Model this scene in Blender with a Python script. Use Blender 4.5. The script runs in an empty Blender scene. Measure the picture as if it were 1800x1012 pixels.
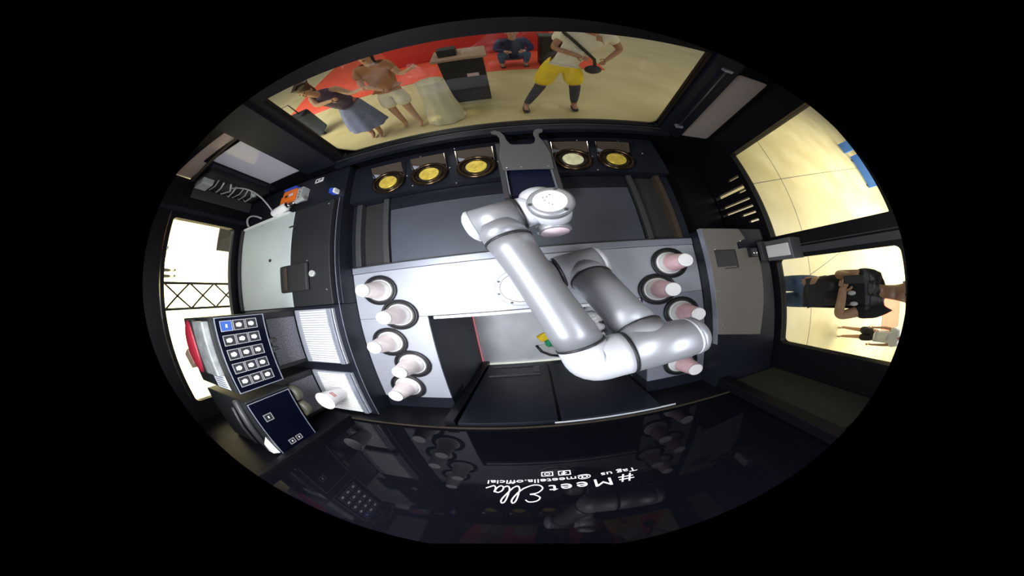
import bpy, math, random
from mathutils import Vector, Matrix
random.seed(7)
sc = bpy.context.scene
COL = sc.collection
H = 2.0            # camera height; every z below is written relative to the camera and lifted by H when built

# ------------------------------------------------------------------ camera: ceiling mounted anamorphic fisheye
cd = bpy.data.cameras.new('fisheye_camera')
cam = bpy.data.objects.new('fisheye_camera', cd)
COL.objects.link(cam)
sc.camera = cam
cam.matrix_world = Matrix(((0.99175, 0.12583, 0.0245, 0), (-0.12526, 0.99185, -0.02329, 0), (-0.02723, 0.02003, 0.99943, H), (0, 0, 0, 1)))
cd.clip_start = 0.01
cd.clip_end = 200
cd.lens = 12
LENS = '''shader fisheye_lens(output point position = 0.0, output vector direction = 0.0, output color throughput = 1.0)
{
  point s = camera_shader_raster_position();
  float a = (s[0]*1800.0 - 922.742)/673.4;
  float b = (s[1]*1012.0 - 512.405)/471.0;
  float r = sqrt(a*a+b*b);
  float th = 1.5303*r - 0.1227*r*r*r;
  float k = sin(th)/max(r,1e-6);
  direction = vector(a*k, b*k, cos(th));
  if (r > 0.998 || b < -0.967) throughput = color(0.0);
}
'''
ok = False
try:
    cd.type = 'CUSTOM'
    tx = bpy.data.texts.new('fisheye_lens.osl')
    tx.write(LENS)
    cd.custom_mode = 'INTERNAL'
    cd.custom_shader = tx
    import cycles.osl as _osl
    if not cd.custom_bytecode:
        _osl.update_custom_camera_shader(cd, lambda t, m: print(t, m))
    ok = bool(cd.custom_bytecode)
except Exception as e:
    print('lens', e)
if not ok:
    cd.type = 'PANO'
    cd.panorama_type = 'FISHEYE_LENS_POLYNOMIAL'
    cd.sensor_width = 36
    cd.fisheye_fov = 2.8
    cd.fisheye_polynomial_k0 = 0
    cd.fisheye_polynomial_k1 = -0.126

# ------------------------------------------------------------------ world, lights, exposure
sc.view_settings.view_transform = 'Standard'
sc.view_settings.look = 'None'
sc.view_settings.gamma = 1
sc.view_settings.exposure = 0.0
sc.view_settings.use_curve_mapping = False
w = bpy.data.worlds.new('mall_air')
sc.world = w
w.use_nodes = True
w.node_tree.nodes['Background'].inputs[0].default_value = (1.0, 0.95, 0.84, 1)
w.node_tree.nodes['Background'].inputs[1].default_value = 0.30


def area(name, x, y, z, sx, sy, power, color=(1, 1, 1), rx=0, ry=0, spread=180):
    l = bpy.data.lights.new(name, 'AREA')
    l.shape = 'RECTANGLE'
    l.size = sx
    l.size_y = sy
    l.energy = power
    l.color = color
    l.spread = math.radians(spread)
    o = bpy.data.objects.new(name, l)
    COL.objects.link(o)
    o.location = (x, y, z + H)
    o.rotation_euler = (rx, ry, 0)
    return o


area('ceiling_light_left', -0.56, -0.10, 0.07, 0.34, 0.9, 26.0, (0.93, 0.96, 1.0))
area('ceiling_light_right', 0.42, -0.30, 0.07, 0.08, 0.5, 5.5, (0.90, 0.94, 1.0))
area('ceiling_light_port', 0.1, 0.72, 0.07, 1.2, 0.06, 1.6, (1.0, 0.88, 0.66))
area('mall_light_right', 8.5, -0.5, 2.5, 5, 6, 900, (1.0, 0.97, 0.88), ry=0.15, spread=100)
area('mall_light_left', -7.5, 0.0, 2.5, 6, 7, 2300, (1.0, 0.98, 0.93), spread=110)
area('mall_light_front', 0.5, 6.0, 5.0, 8, 3, 100, (1.0, 0.93, 0.75))


# ------------------------------------------------------------------ materials
def mat(name, color, rough=0.5, metal=0.0, emit=None, estr=1.0, noise=0.0, nscale=20.0, bump=0.0, bscale=200.0, coat=0.0, stretch=None, spec=0.5):
    m = bpy.data.materials.new(name)
    m.use_nodes = True
    nt = m.node_tree
    b = nt.nodes['Principled BSDF']
    c = (color[0], color[1], color[2], 1)
    b.inputs['Base Color'].default_value = c
    b.inputs['Roughness'].default_value = rough
    b.inputs['Metallic'].default_value = metal
    b.inputs['Coat Weight'].default_value = coat
    b.inputs['Specular IOR Level'].default_value = spec
    if emit:
        b.inputs['Emission Color'].default_value = (*emit, 1)
        b.inputs['Emission Strength'].default_value = estr
    co = nt.nodes.new('ShaderNodeTexCoord')
    mp = nt.nodes.new('ShaderNodeMapping')
    if stretch:
        mp.inputs['Scale'].default_value = stretch
    nt.links.new(co.outputs['Object'], mp.inputs['Vector'])
    if noise > 0:
        n = nt.nodes.new('ShaderNodeTexNoise')
        n.inputs['Scale'].default_value = nscale
        n.inputs['Detail'].default_value = 4
        nt.links.new(mp.outputs[0], n.inputs['Vector'])
        r = nt.nodes.new('ShaderNodeValToRGB')
        r.color_ramp.elements[0].position = 0.3
        r.color_ramp.elements[1].position = 0.7
        r.color_ramp.elements[0].color = (*[max(0, v * (1 - noise)) for v in color], 1)
        r.color_ramp.elements[1].color = (*[min(1, v * (1 + noise)) for v in color], 1)
        nt.links.new(n.outputs[0], r.inputs[0])
        nt.links.new(r.outputs[0], b.inputs['Base Color'])
    if bump > 0:
        n2 = nt.nodes.new('ShaderNodeTexNoise')
        n2.inputs['Scale'].default_value = bscale
        nt.links.new(mp.outputs[0], n2.inputs['Vector'])
        bp = nt.nodes.new('ShaderNodeBump')
        bp.inputs['Strength'].default_value = bump
        bp.inputs['Distance'].default_value = 0.002
        nt.links.new(n2.outputs[0], bp.inputs['Height'])
        nt.links.new(bp.outputs[0], b.inputs['Normal'])
    return m


def glass_mat(name, tint, refl_max=1.0, frost=None):
    """thin pane: Fresnel reflection over straight transmission (or over frosted transmission)"""
    m = bpy.data.materials.new(name)
    m.use_nodes = True
    nt = m.node_tree
    nt.nodes.clear()
    out = nt.nodes.new('ShaderNodeOutputMaterial')
    mix = nt.nodes.new('ShaderNodeMixShader')
    fr = nt.nodes.new('ShaderNodeFresnel')
    fr.inputs['IOR'].default_value = 1.4
    g = nt.nodes.new('ShaderNodeBsdfGlossy')
    g.inputs['Roughness'].default_value = 0.02
    if frost is None:
        t = nt.nodes.new('ShaderNodeBsdfTransparent')
        t.inputs[0].default_value = (*tint, 1)
    else:
        t = nt.nodes.new('ShaderNodeMixShader')
        t.inputs[0].default_value = 0.5
        a = nt.nodes.new('ShaderNodeBsdfTranslucent')
        a.inputs[0].default_value = (*tint, 1)
        d = nt.nodes.new('ShaderNodeBsdfDiffuse')
        d.inputs[0].default_value = (*tint, 1)
        nt.links.new(a.outputs[0], t.inputs[1])
        nt.links.new(d.outputs[0], t.inputs[2])
    nt.links.new(fr.outputs[0], mix.inputs[0])
    nt.links.new(t.outputs[0], mix.inputs[1])
    nt.links.new(g.outputs[0], mix.inputs[2])
    nt.links.new(mix.outputs[0], out.inputs[0])
    return m


M = {
    'black': mat('black_powder_coat', (0.005, 0.005, 0.007), 0.42, 0.0, bump=0.05, spec=0.25),
    'black_satin': mat('black_satin_panel', (0.010, 0.012, 0.019), 0.38, 0.0, noise=0.15, nscale=4, spec=0.35),
    'panel': mat('dark_slate_panel', (0.068, 0.076, 0.100), 0.5, 0.25, noise=0.12, nscale=5),
    'dark_grey': mat('dark_grey_sheet', (0.06, 0.06, 0.065), 0.45, 0.3),
    'taupe': mat('taupe_laminate', (0.165, 0.150, 0.130), 0.6, 0.0, noise=0.04, nscale=9),
    'dark_grey2': mat('mid_grey_sheet', (0.12, 0.12, 0.125), 0.45, 0.3),
    'brown': mat('bronze_sheet', (0.055, 0.042, 0.030), 0.6, 0.0, spec=0.1, noise=0.1, nscale=12),
    'steel': mat('brushed_counter_steel', (0.45, 0.47, 0.53), 0.40, 0.35, noise=0.05, nscale=6, bump=0.05, stretch=(1, 30, 1)),
    'rail': mat('counter_rail_steel', (0.34, 0.36, 0.43), 0.36, 0.45, noise=0.04),
    'lightstrip': mat('pale_edge_strip', (0.7, 0.72, 0.78), 0.35, 0.2),
    'cover': mat('light_washed_cover', (0.54, 0.60, 0.58), 0.42, 0.0, noise=0.05, nscale=3),
    'lid': mat('black_sheet_and_cover_shade', (0.020, 0.021, 0.023), 0.5, 0.1, noise=0.1, nscale=5),
    'arm': mat('silver_arm_paint', (0.33, 0.335, 0.365), 0.42, 0.45, noise=0.03, nscale=5),
    'arm_dark': mat('grey_arm_paint', (0.33, 0.335, 0.37), 0.45, 0.3, noise=0.05, nscale=5),
    'arm_white': mat('pale_arm_casting', (0.60, 0.61, 0.66), 0.40, 0.15, noise=0.02),
    'band': mat('black_rubber_band', (0.02, 0.02, 0.024), 0.45),
    'white': mat('white_plastic', (0.88, 0.88, 0.86), 0.4, noise=0.02),
    'cup': mat('white_paper_cup', (0.88, 0.86, 0.86), 0.55, noise=0.02, nscale=60),
    'cup_overlit': mat('overlit_pink_cup_print', (0.88, 0.78, 0.78), 0.55, noise=0.08, nscale=30),  # same pink cup as on the right, with strong light put into the colour
    'cup_pink': mat('pink_cup_print', (0.80, 0.52, 0.55), 0.55, noise=0.10, nscale=40),
    'pinkish': mat('pale_pink_disc', (0.8, 0.62, 0.70), 0.4, noise=0.1, nscale=90),
    'rubber': mat('black_rubber_ring', (0.012, 0.012, 0.015), 0.35),
    'gold': mat('brass_mirror_disc', (0.92, 0.62, 0.10), 0.30, 0.35, noise=0.25, nscale=45, bump=0.6, bscale=70),
    'gold_pale': mat('pale_brass_disc', (0.95, 0.85, 0.52), 0.3, 0.25, noise=0.2, nscale=45, bump=0.6, bscale=70),
    'bronze_ring': mat('dark_bronze_ring', (0.09, 0.06, 0.035), 0.22, 0.9),
    'chrome': mat('chrome', (0.8, 0.8, 0.82), 0.12, 1.0),
    'alu': mat('aluminium_floor_plate', (0.52, 0.53, 0.57), 0.5, 0.25, noise=0.10, nscale=7, bump=0.3, bscale=60),
    'platebright': mat('bright_latch_plate', (0.85, 0.82, 0.80), 0.35, 0.3),
    'speckle': mat('speckled_grey_plate', (0.16, 0.16, 0.19), 0.5, 0.1, noise=0.7, nscale=160),
    'screw': mat('bright_screw_head', (0.85, 0.85, 0.85), 0.2, 0.9),
    'screen': mat('navy_touch_screen', (0.0012, 0.0016, 0.0045), 0.2, emit=(0.002, 0.003, 0.012), estr=0.5, spec=0.3),
    'icon': mat('lit_icon_frame', (0.2, 0.2, 0.2), 0.4, emit=(0.55, 0.55, 0.6), estr=0.4),
    'iconfill': mat('lit_icon_tile', (0.02, 0.02, 0.025), 0.4, emit=(0.02, 0.02, 0.025), estr=0.5),
    'iconblue': mat('lit_blue_icon_tile', (0.02, 0.05, 0.2), 0.4, emit=(0.05, 0.12, 0.4), estr=0.8),
    'iconwhite': mat('lit_white_cup_icon', (0.9, 0.9, 0.9), 0.4, emit=(1, 1, 1), estr=1.0),
    'hopper': mat('clear_bean_hopper', (0.36, 0.38, 0.38), 0.15, 0.3, noise=0.25, nscale=25),
    'red': mat('red_hopper_lid', (0.35, 0.02, 0.04), 0.35),
    'kraft': mat('kraft_box_card', (0.40, 0.27, 0.20), 0.8, noise=0.1),
    'paper': mat('white_sticker_paper', (0.72, 0.74, 0.82), 0.6),
    'ink': mat('black_ink', (0.02, 0.02, 0.02), 0.6),
    'orange': mat('orange_relay_case', (0.95, 0.20, 0.02), 0.4),
    'blue': mat('blue_plastic', (0.03, 0.09, 0.65), 0.4),
    'greyplastic': mat('grey_terminal_plastic', (0.42, 0.43, 0.42), 0.5, noise=0.2, nscale=80),
    'cable': mat('grey_cable_sheath', (0.4, 0.4, 0.4), 0.4),
    'redled': mat('red_led_tape', (0.6, 0.1, 0.12), 0.4, emit=(0.75, 0.22, 0.26), estr=0.5),
    'led': mat('white_led_tape', (0.9, 0.95, 0.8), 0.4, emit=(0.9, 0.95, 0.8), estr=0.45),
    'letter': mat('white_vinyl_with_glow', (0.9, 0.9, 0.92), 0.5, emit=(0.75, 0.75, 0.8), estr=0.55),  # emission adds a glow to plain vinyl letters
    'darkglass': mat('black_tinted_glass', (0.004, 0.004, 0.007), 0.03, 0.0, spec=0.30),
    'glass': glass_mat('clear_window_glass', (0.96, 0.97, 0.95)),
    'frost': glass_mat('frosted_lilac_glass', (0.78, 0.77, 0.88), frost=1),
    'frost_r': glass_mat('frosted_taupe_glass', (0.62, 0.55, 0.52), frost=1),
    'frost_p': glass_mat('frosted_peach_glass', (0.62, 0.50, 0.44), frost=1),
    'redfloor': mat('red_orange_carpet', (0.80, 0.10, 0.05), 0.9, noise=0.1, nscale=3),
    'skin': mat('skin', (0.52, 0.30, 0.20), 0.5, noise=0.06, nscale=30),
    'skin2': mat('tan_skin', (0.42, 0.22, 0.14), 0.5, noise=0.06, nscale=30),
    'hair': mat('dark_hair', (0.025, 0.015, 0.012), 0.55, noise=0.3, nscale=60, bump=0.4, bscale=150),
    'hairbrown': mat('brown_hair', (0.06, 0.03, 0.018), 0.55, noise=0.3, nscale=60, bump=0.4, bscale=150),
    'eye': mat('eye_dark', (0.02, 0.015, 0.01), 0.2),
    'lips': mat('lips', (0.40, 0.13, 0.10), 0.5),
    'bluecloth': mat('pale_blue_skirt', (0.20, 0.24, 0.42), 0.9, noise=0.12, nscale=14),
    'yellowcloth': mat('yellow_shorts_cloth', (0.88, 0.66, 0.02), 0.9, noise=0.1, nscale=12),
    'whitecloth': mat('white_shirt_cloth', (0.78, 0.74, 0.66), 0.9, noise=0.06, nscale=12),
    'purplecloth': mat('muted_purple_cloth', (0.10, 0.07, 0.13), 0.9, noise=0.12, nscale=12),
    'browncloth': mat('rust_brown_cloth', (0.42, 0.20, 0.10), 0.9, noise=0.12, nscale=12),
    'blackcloth': mat('black_shirt_cloth', (0.012, 0.013, 0.017), 0.9, noise=0.2, nscale=12),
    'navycloth': mat('navy_cloth', (0.018, 0.022, 0.085), 0.9, noise=0.2, nscale=12),
    'jeans': mat('blue_denim', (0.07, 0.13, 0.26), 0.9, noise=0.25, nscale=18),
    'darkleg': mat('dark_grey_legging', (0.06, 0.06, 0.085), 0.9, noise=0.2, nscale=14),
    'shoe': mat('black_shoe', (0.02, 0.018, 0.018), 0.6),
    'cart': mat('black_cart_panel', (0.022, 0.022, 0.032), 0.35, noise=0.15, nscale=4),
    'beige': mat('beige_drape_and_plinth', (0.62, 0.58, 0.42), 0.85, noise=0.07, nscale=6),
    'sponge': mat('yellow_sponge', (0.85, 0.60, 0.02), 0.8, noise=0.2, nscale=50),
    'green': mat('green_cloth', (0.02, 0.28, 0.12), 0.8, noise=0.2, nscale=40),
    'foil': mat('crumpled_foil', (0.9, 0.9, 0.92), 0.4, 0.2, noise=0.3, nscale=40, bump=1.0, bscale=60),
    'bluebanner': mat('blue_banner', (0.08, 0.25, 0.85), 0.6),
}


def floor_material():
    m = bpy.data.materials.new('cream_polished_tile')
    m.use_nodes = True
    nt = m.node_tree
    b = nt.nodes['Principled BSDF']
    co = nt.nodes.new('ShaderNodeTexCoord')
    n = nt.nodes.new('ShaderNodeTexNoise')
    n.inputs['Scale'].default_value = 1.3
    n.inputs['Detail'].default_value = 5
    r = nt.nodes.new('ShaderNodeValToRGB')
    r.color_ramp.elements[0].color = (0.50, 0.42, 0.20, 1)
    r.color_ramp.elements[1].color = (0.60, 0.52, 0.28, 1)
    r.color_ramp.elements[0].position = 0.35
    r.color_ramp.elements[1].position = 0.65
    nt.links.new(co.outputs['Object'], n.inputs['Vector'])
    nt.links.new(n.outputs[0], r.inputs[0])
    nt.links.new(r.outputs[0], b.inputs['Base Color'])
    b.inputs['Roughness'].default_value = 0.32
    return m


M['tile'] = floor_material()


# ------------------------------------------------------------------ mesh builder
class MB:
    def __init__(self):
        self.v = []
        self.f = []
        self.s = []

    def add(self, vs, fs, smooth=False):
        o = len(self.v)
        self.v += [tuple(p) for p in vs]
        self.f += [tuple(i + o for i in f) for f in fs]
        self.s += [smooth] * len(fs)
        return self

    def box(self, x0, x1, y0, y1, z0, z1, M4=None):
        if x0 > x1: x0, x1 = x1, x0
        if y0 > y1: y0, y1 = y1, y0
        if z0 > z1: z0, z1 = z1, z0
        vs = [(x, y, z) for z in (z0, z1) for y in (y0, y1) for x in (x0, x1)]
        if M4 is not None:
            vs = [M4 @ Vector(p) for p in vs]
        return self.add(vs, [(0, 2, 3, 1), (4, 5, 7, 6), (0, 1, 5, 4), (2, 6, 7, 3), (0, 4, 6, 2), (1, 3, 7, 5)])

    def cbox(self, c, size, rot=(0, 0, 0)):
        from mathutils import Euler
        m = Matrix.Translation(Vector(c)) @ Euler(rot).to_matrix().to_4x4()
        a, b, d = size[0] / 2, size[1] / 2, size[2] / 2
        return self.box(-a, a, -b, b, -d, d, m)

    def lathe(self, p0, axis, prof, seg=32, smooth=True, cap=True):
        """prof: list of (distance along axis, radius)"""
        a = Vector(axis).normalized()
        u = a.orthogonal().normalized()
        v = a.cross(u)
        p0 = Vector(p0)
        vs = []
        for (d, r) in prof:
            for i in range(seg):
                t = 2 * math.pi * i / seg
                vs.append(p0 + a * d + (u * math.cos(t) + v * math.sin(t)) * r)
        fs = []
        for k in range(len(prof) - 1):
            for i in range(seg):
                j = (i + 1) % seg
                fs.append((k * seg + i, k * seg + j, (k + 1) * seg + j, (k + 1) * seg + i))
        self.add(vs, fs, smooth)
        if cap:
            o = len(self.v) - len(vs)
            if prof[0][1] > 1e-5:
                self.f.append(tuple(o + i for i in reversed(range(seg)))); self.s.append(False)
            if prof[-1][1] > 1e-5:
                k = (len(prof) - 1) * seg
                self.f.append(tuple(o + k + i for i in range(seg))); self.s.append(False)
        return self

    def rod(self, p0, p1, r0, r1=None, seg=16, e=0.0):
        if r1 is None: r1 = r0
        L = (Vector(p1) - Vector(p0)).length
        prof = [(0, r0), (L, r1)]
        if e > 0:
            prof = [(0, r0 - e), (e * 0.3, r0 - e * 0.3), (e, r0), (L - e, r1), (L - e * 0.3, r1 - e * 0.3), (L, r1 - e)]
        return self.lathe(p0, Vector(p1) - Vector(p0), prof, seg)

    def tube(self, pts, r, seg=8):
        pts = [Vector(p) for p in pts]
        rs = r if isinstance(r, (list, tuple)) else [r] * len(pts)
        vs = []
        up = None
        for i, p in enumerate(pts):
            t = (pts[min(i + 1, len(pts) - 1)] - pts[max(i - 1, 0)]).normalized()
            if up is None:
                up = t.orthogonal().normalized()
            up = (up - t * up.dot(t)).normalized()
            w_ = t.cross(up)
            for k in range(seg):
                a = 2 * math.pi * k / seg
                vs.append(p + (up * math.cos(a) + w_ * math.sin(a)) * rs[i])
        fs = []
        for i in range(len(pts) - 1):
            for k in range(seg):
                j = (k + 1) % seg
                fs.append((i * seg + k, i * seg + j, (i + 1) * seg + j, (i + 1) * seg + k))
        fs.append(tuple(reversed(range(seg))))
        fs.append(tuple((len(pts) - 1) * seg + k for k in range(seg)))
        return self.add(vs, fs, True)

    def prism(self, poly, z0, z1, smooth=False):
        n = len(poly)
        vs = [(x, y, z0) for x, y in poly] + [(x, y, z1) for x, y in poly]
        fs = [tuple(reversed(range(n))), tuple(range(n, 2 * n))] + [(i, (i + 1) % n, n + (i + 1) % n, n + i) for i in range(n)]
        return self.add(vs, fs)

    def ball(self, c, r, seg=16, rings=10, M3=None):
        c = Vector(c)
        rr = r if isinstance(r, (tuple, list)) else (r, r, r)
        vs = []
        for i in range(rings + 1):
            th = math.pi * i / rings
            for k in range(seg):
                ph = 2 * math.pi * k / seg
                q = Vector((math.sin(th) * math.cos(ph) * rr[0], math.sin(th) * math.sin(ph) * rr[1], math.cos(th) * rr[2]))
                if M3 is not None: q = M3 @ q
                vs.append(c + q)
        fs = []
        for i in range(rings):
            for k in range(seg):
                j = (k + 1) % seg
                fs.append((i * seg + k, (i + 1) * seg + k, (i + 1) * seg + j, i * seg + j))
        return self.add(vs, fs, True)

    def torus(self, c, axis, R, r, seg=36, rs=10):
        a = Vector(axis).normalized()
        u = a.orthogonal().normalized()
        v = a.cross(u)
        c = Vector(c)
        vs = []
        for i in range(seg):
            t = 2 * math.pi * i / seg
            d = u * math.cos(t) + v * math.sin(t)
            for k in range(rs):
                p = 2 * math.pi * k / rs
                vs.append(c + d * (R + r * math.cos(p)) + a * (r * math.sin(p)))
        fs = []
        for i in range(seg):
            for k in range(rs):
                fs.append((i * rs + k, ((i + 1) % seg) * rs + k, ((i + 1) % seg) * rs + (k + 1) % rs, i * rs + (k + 1) % rs))
        return self.add(vs, fs, True)

    def holed(self, plane, c, t, u0, u1, z0, z1, hu0, hu1, hz0, hz1, rad=0.03, n=6):
        """a plate in plane x=c or y=c (thickness t, growing from c), with a rounded rectangular hole"""
        inner, outer = [], []
        for cx, cz, a0, su, sz in ((hu1 - rad, hz1 - rad, 0, u1, z1), (hu0 + rad, hz1 - rad, 90, u0, z1), (hu0 + rad, hz0 + rad, 180, u0, z0), (hu1 - rad, hz0 + rad, 270, u1, z0)):
            for i in range(n + 1):
                a = math.radians(a0 + 90 * i / n)
                inner.append((cx + rad * math.cos(a), cz + rad * math.sin(a)))
                outer.append((su, sz))
        m = len(inner)
        def P(u, z, d): return (c + d, u, z) if plane == 'x' else (u, c + d, z)
        vs = [P(u, z, 0) for u, z in inner] + [P(u, z, 0) for u, z in outer] + [P(u, z, t) for u, z in inner] + [P(u, z, t) for u, z in outer]
        fs = []
        for i in range(m):
            j = (i + 1) % m
            fs.append((i, j, 2 * m + j, 2 * m + i))
            if outer[i] == outer[j]:
                fs.append((i, m + i, j)); fs.append((2 * m + i, 2 * m + j, 3 * m + i))
            else:
                fs.append((i, m + i, m + j, j)); fs.append((2 * m + i, 2 * m + j, 3 * m + j, 3 * m + i))
                fs.append((m + i, 3 * m + i, 3 * m + j, m + j))
        return self.add(vs, fs)


def root_world(o):
    p = Vector((0, 0, 0))
    while o is not None:
        p += o.location
        o = o.parent
    return p


def obj(name, mb, m, parent=None, label=None, bevel=0.0, loc=None, local=False):
    """ONE mesh object. Coordinates in mb are relative to the camera height (or local to the parent when local)."""
    me = bpy.data.meshes.new(name)
    off = Vector((0, 0, 0))
    if not local:
        base = root_world(parent) if parent is not None else Vector((0, 0, 0))
        off = Vector((0, 0, H)) - base
    vs = [Vector(p) + off for p in mb.v]
    o = bpy.data.objects.new(name, me)
    if parent is None and not local:
        xs = [v.x for v in vs]; ys = [v.y for v in vs]; zs = [v.z for v in vs]
        L = Vector(((min(xs) + max(xs)) / 2, (min(ys) + max(ys)) / 2, min(zs)))
        vs = [v - L for v in vs]
        o.location = L
    me.from_pydata([tuple(v) for v in vs], [], mb.f)
    me.polygons.foreach_set('use_smooth', mb.s)
    me.update()
    if m is not None:
        me.materials.append(m)
    COL.objects.link(o)
    if parent is not None:
        o.parent = parent
    if bevel > 0:
        b = o.modifiers.new('bevel', 'BEVEL')
        b.width = bevel
        b.segments = 2
        b.limit_method = 'ANGLE'
    if label:
        o['label'] = label
    return o


def tag(o, label, cat, group=None, kind=None):
    o['label'] = label
    if cat: o['category'] = cat
    if group: o['group'] = group
    if kind: o['kind'] = kind
    return o


def thing(name, loc, label, cat, group=None, rz=0):
    o = bpy.data.objects.new(name, None)
    COL.objects.link(o)
    o.location = (loc[0], loc[1], loc[2] + H)
    o.rotation_euler = (0, 0, rz)
    o.empty_display_size = 0.05
    return tag(o, label, cat, group)


def struct(name, mb, m, label, parent=None, bevel=0.0):
    o = obj(name, mb, m, parent, bevel=bevel)
    if parent is None:
        o['kind'] = 'structure'
        o['label'] = label
    return o


def dup(root, loc, label=None, rz=None):
    r = root.copy()
    COL.objects.link(r)
    r.location = (loc[0], loc[1], loc[2] + H)
    if rz is not None: r.rotation_euler = (0, 0, rz)
    if label: r['label'] = label
    for ch in list(root.children):
        c = ch.copy(); COL.objects.link(c); c.parent = r
        for g in ch.children:
            d = g.copy(); COL.objects.link(d); d.parent = c
    return r


# ------------------------------------------------------------------ setting: mall floor, kiosk shell
XL, XR, YF, YB = -1.80, 1.22, 1.10, -0.78
ZT = 0.10      # ceiling
T = 0.05
struct('floor', MB().box(-40, 40, -40, 40, -2.05, -2.0), M['tile'], 'cream polished tile floor of the mall around the kiosk')
struct('floor.001', MB().box(-0.60, 0.60, YB, -0.10, -1.80, -1.77), M['alu'], 'scuffed aluminium floor plate in the well of the kiosk')
struct('ceiling', MB().box(XL - 0.1, XR + 0.1, YB - 0.1, YF + 0.1, ZT, ZT + 0.04), M['black'], 'black ceiling of the kiosk')

# carpet area outside
struct('trim_1', MB().box(-4.2, 1.9, 4.9, 9.5, -2.0, -1.988), M['redfloor'], 'red orange carpet laid on the mall floor in front')
struct('trim_2', MB().box(7.2, 9.0, -2.6, -1.3, -2.0, -1.988), M['redfloor'], 'small red carpet patch far outside the right window')
# thin dark joints in the floor seen through the right windows
jb = MB()
for (a, b) in (((1.6, 1.05), (9.0, 3.2)), ((3.4, -3.0), (3.9, 4.0)), ((3.0, -2.6), (9.0, -3.0)), ((2.4, -0.6), (9.0, 1.4))):
    d = (Vector((b[0], b[1], 0)) - Vector((a[0], a[1], 0)))
    n = Vector((-d.y, d.x, 0)).normalized() * 0.006
    jb.prism([(a[0] - n.x, a[1] - n.y), (b[0] - n.x, b[1] - n.y), (b[0] + n.x, b[1] + n.y), (a[0] + n.x, a[1] + n.y)], -2.0, -1.9985)
struct('trim_3', jb, M['dark_grey'], 'thin dark joints in the mall floor by the right windows')

# right wall: upper window, lower window, slotted vent panel below
wr = MB()
wr.holed('x', XR, T, 0.115, YF, -0.90, ZT, 0.195, 0.885, -0.862, -0.247, 0.004)
wr.holed('x', XR, T, YB, 0.115, -0.90, ZT, -0.565, 0.035, -0.868, -0.247, 0.030)
wr.box(XR, XR + T, YB, 0.30, -2.0, -0.90)
wr.box(XR, XR + T, 0.78, YF, -2.0, -0.90)
wr.box(XR, XR + T, 0.30, 0.78, -2.0, -1.16)
struct('wall_right', wr, M['black'], 'black right wall of the kiosk with two windows')
wl = MB()
wl.holed('x', XL, -T, YB, YF, -0.90, ZT, -0.64, 0.755, -0.82, -0.376, 0.03)
wl.box(XL - T, XL, YB, YF, -2.0, -0.90)
struct('wall_left', wl, M['black'], 'black left wall of the kiosk with one wide window')
wf = MB()
wf.holed('y', YF, T, -0.92, 0.865, -0.90, ZT, -0.865, 0.815, -0.862, -0.238, 0.012)
wf.holed('y', YF, T, 0.865, XR, -0.96, ZT, 1.00, 1.20, -0.93, -0.315, 0.02)
wf.box(0.865, XR, YF, YF + T, -2.0, -0.96)
wf.holed('y', YF, T, -1.52, -0.92, -0.90, -0.345, -1.485, -1.175, -0.835, -0.360, 0.006)
wf.box(XL, -1.52, YF, YF + T, -0.90, -0.385)
wf.box(XL, -1.14, YF, YF + T, -0.275, ZT)
wf.box(-1.14, -0.92, YF, YF + T, -0.345, ZT)
wf.box(XL, 0.865, YF, YF + T, -2.0, -0.90)
struct('wall_front', wf, M['black'], 'black front wall of the kiosk framing the large window')
wb = MB()
wb.box(XL, XR, YB - T, YB, -2.0, -0.80)
wb.box(XL, -0.95, YB - T, YB, -0.80, ZT)
wb.box(0.86, XR, YB - T, YB, -0.80, ZT)
wb.box(-0.95, 0.86, YB - T, YB, 0.02, ZT)
struct('wall_back', wb, M['black'], 'black back wall of the kiosk below and beside the dark glass')

o = struct('window_1', MB().box(-0.865, 0.815, YF + 0.02, YF + 0.028, -0.862, -0.02), M['glass'], 'large clear front window facing the mall')
o = struct('window_2', MB().box(XR + 0.02, XR + 0.026, 0.195, 0.885, -0.862, -0.12), M['glass'], 'clear upper right window with a bright floor behind')
o = struct('window_3', MB().box(XR + 0.02, XR + 0.026, -0.565, 0.035, -0.868, -0.20), M['glass'], 'clear lower right window with rounded corners')
o = struct('window_4', MB().box(XL - 0.026, XL - 0.02, -0.64, 0.755, -0.82, -0.12), M['glass'], 'clear left window with an overexposed view')
o = struct('window_5', MB().box(-0.95, 0.86, YB - 0.022, YB - 0.012, -0.80, 0.02), M['darkglass'], 'black tinted back window that mirrors the cups')
o = struct('window_6', MB().box(-1.485, -1.175, YF + 0.01, YF + 0.02, -0.835, -0.360), M['frost'], 'pale lilac frosted window left of the front window')
o = struct('window_7', MB().box(1.00, 1.20, YF + 0.01, YF + 0.02, -0.93, -0.315), M['frost_r'], 'taupe frosted window right of the front window')
o = struct('window_8', MB().box(XL, -1.14, YF + 0.01, YF + 0.02, -0.384, -0.275), M['frost_p'], 'peach coloured light strip window high in the front left corner')
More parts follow.
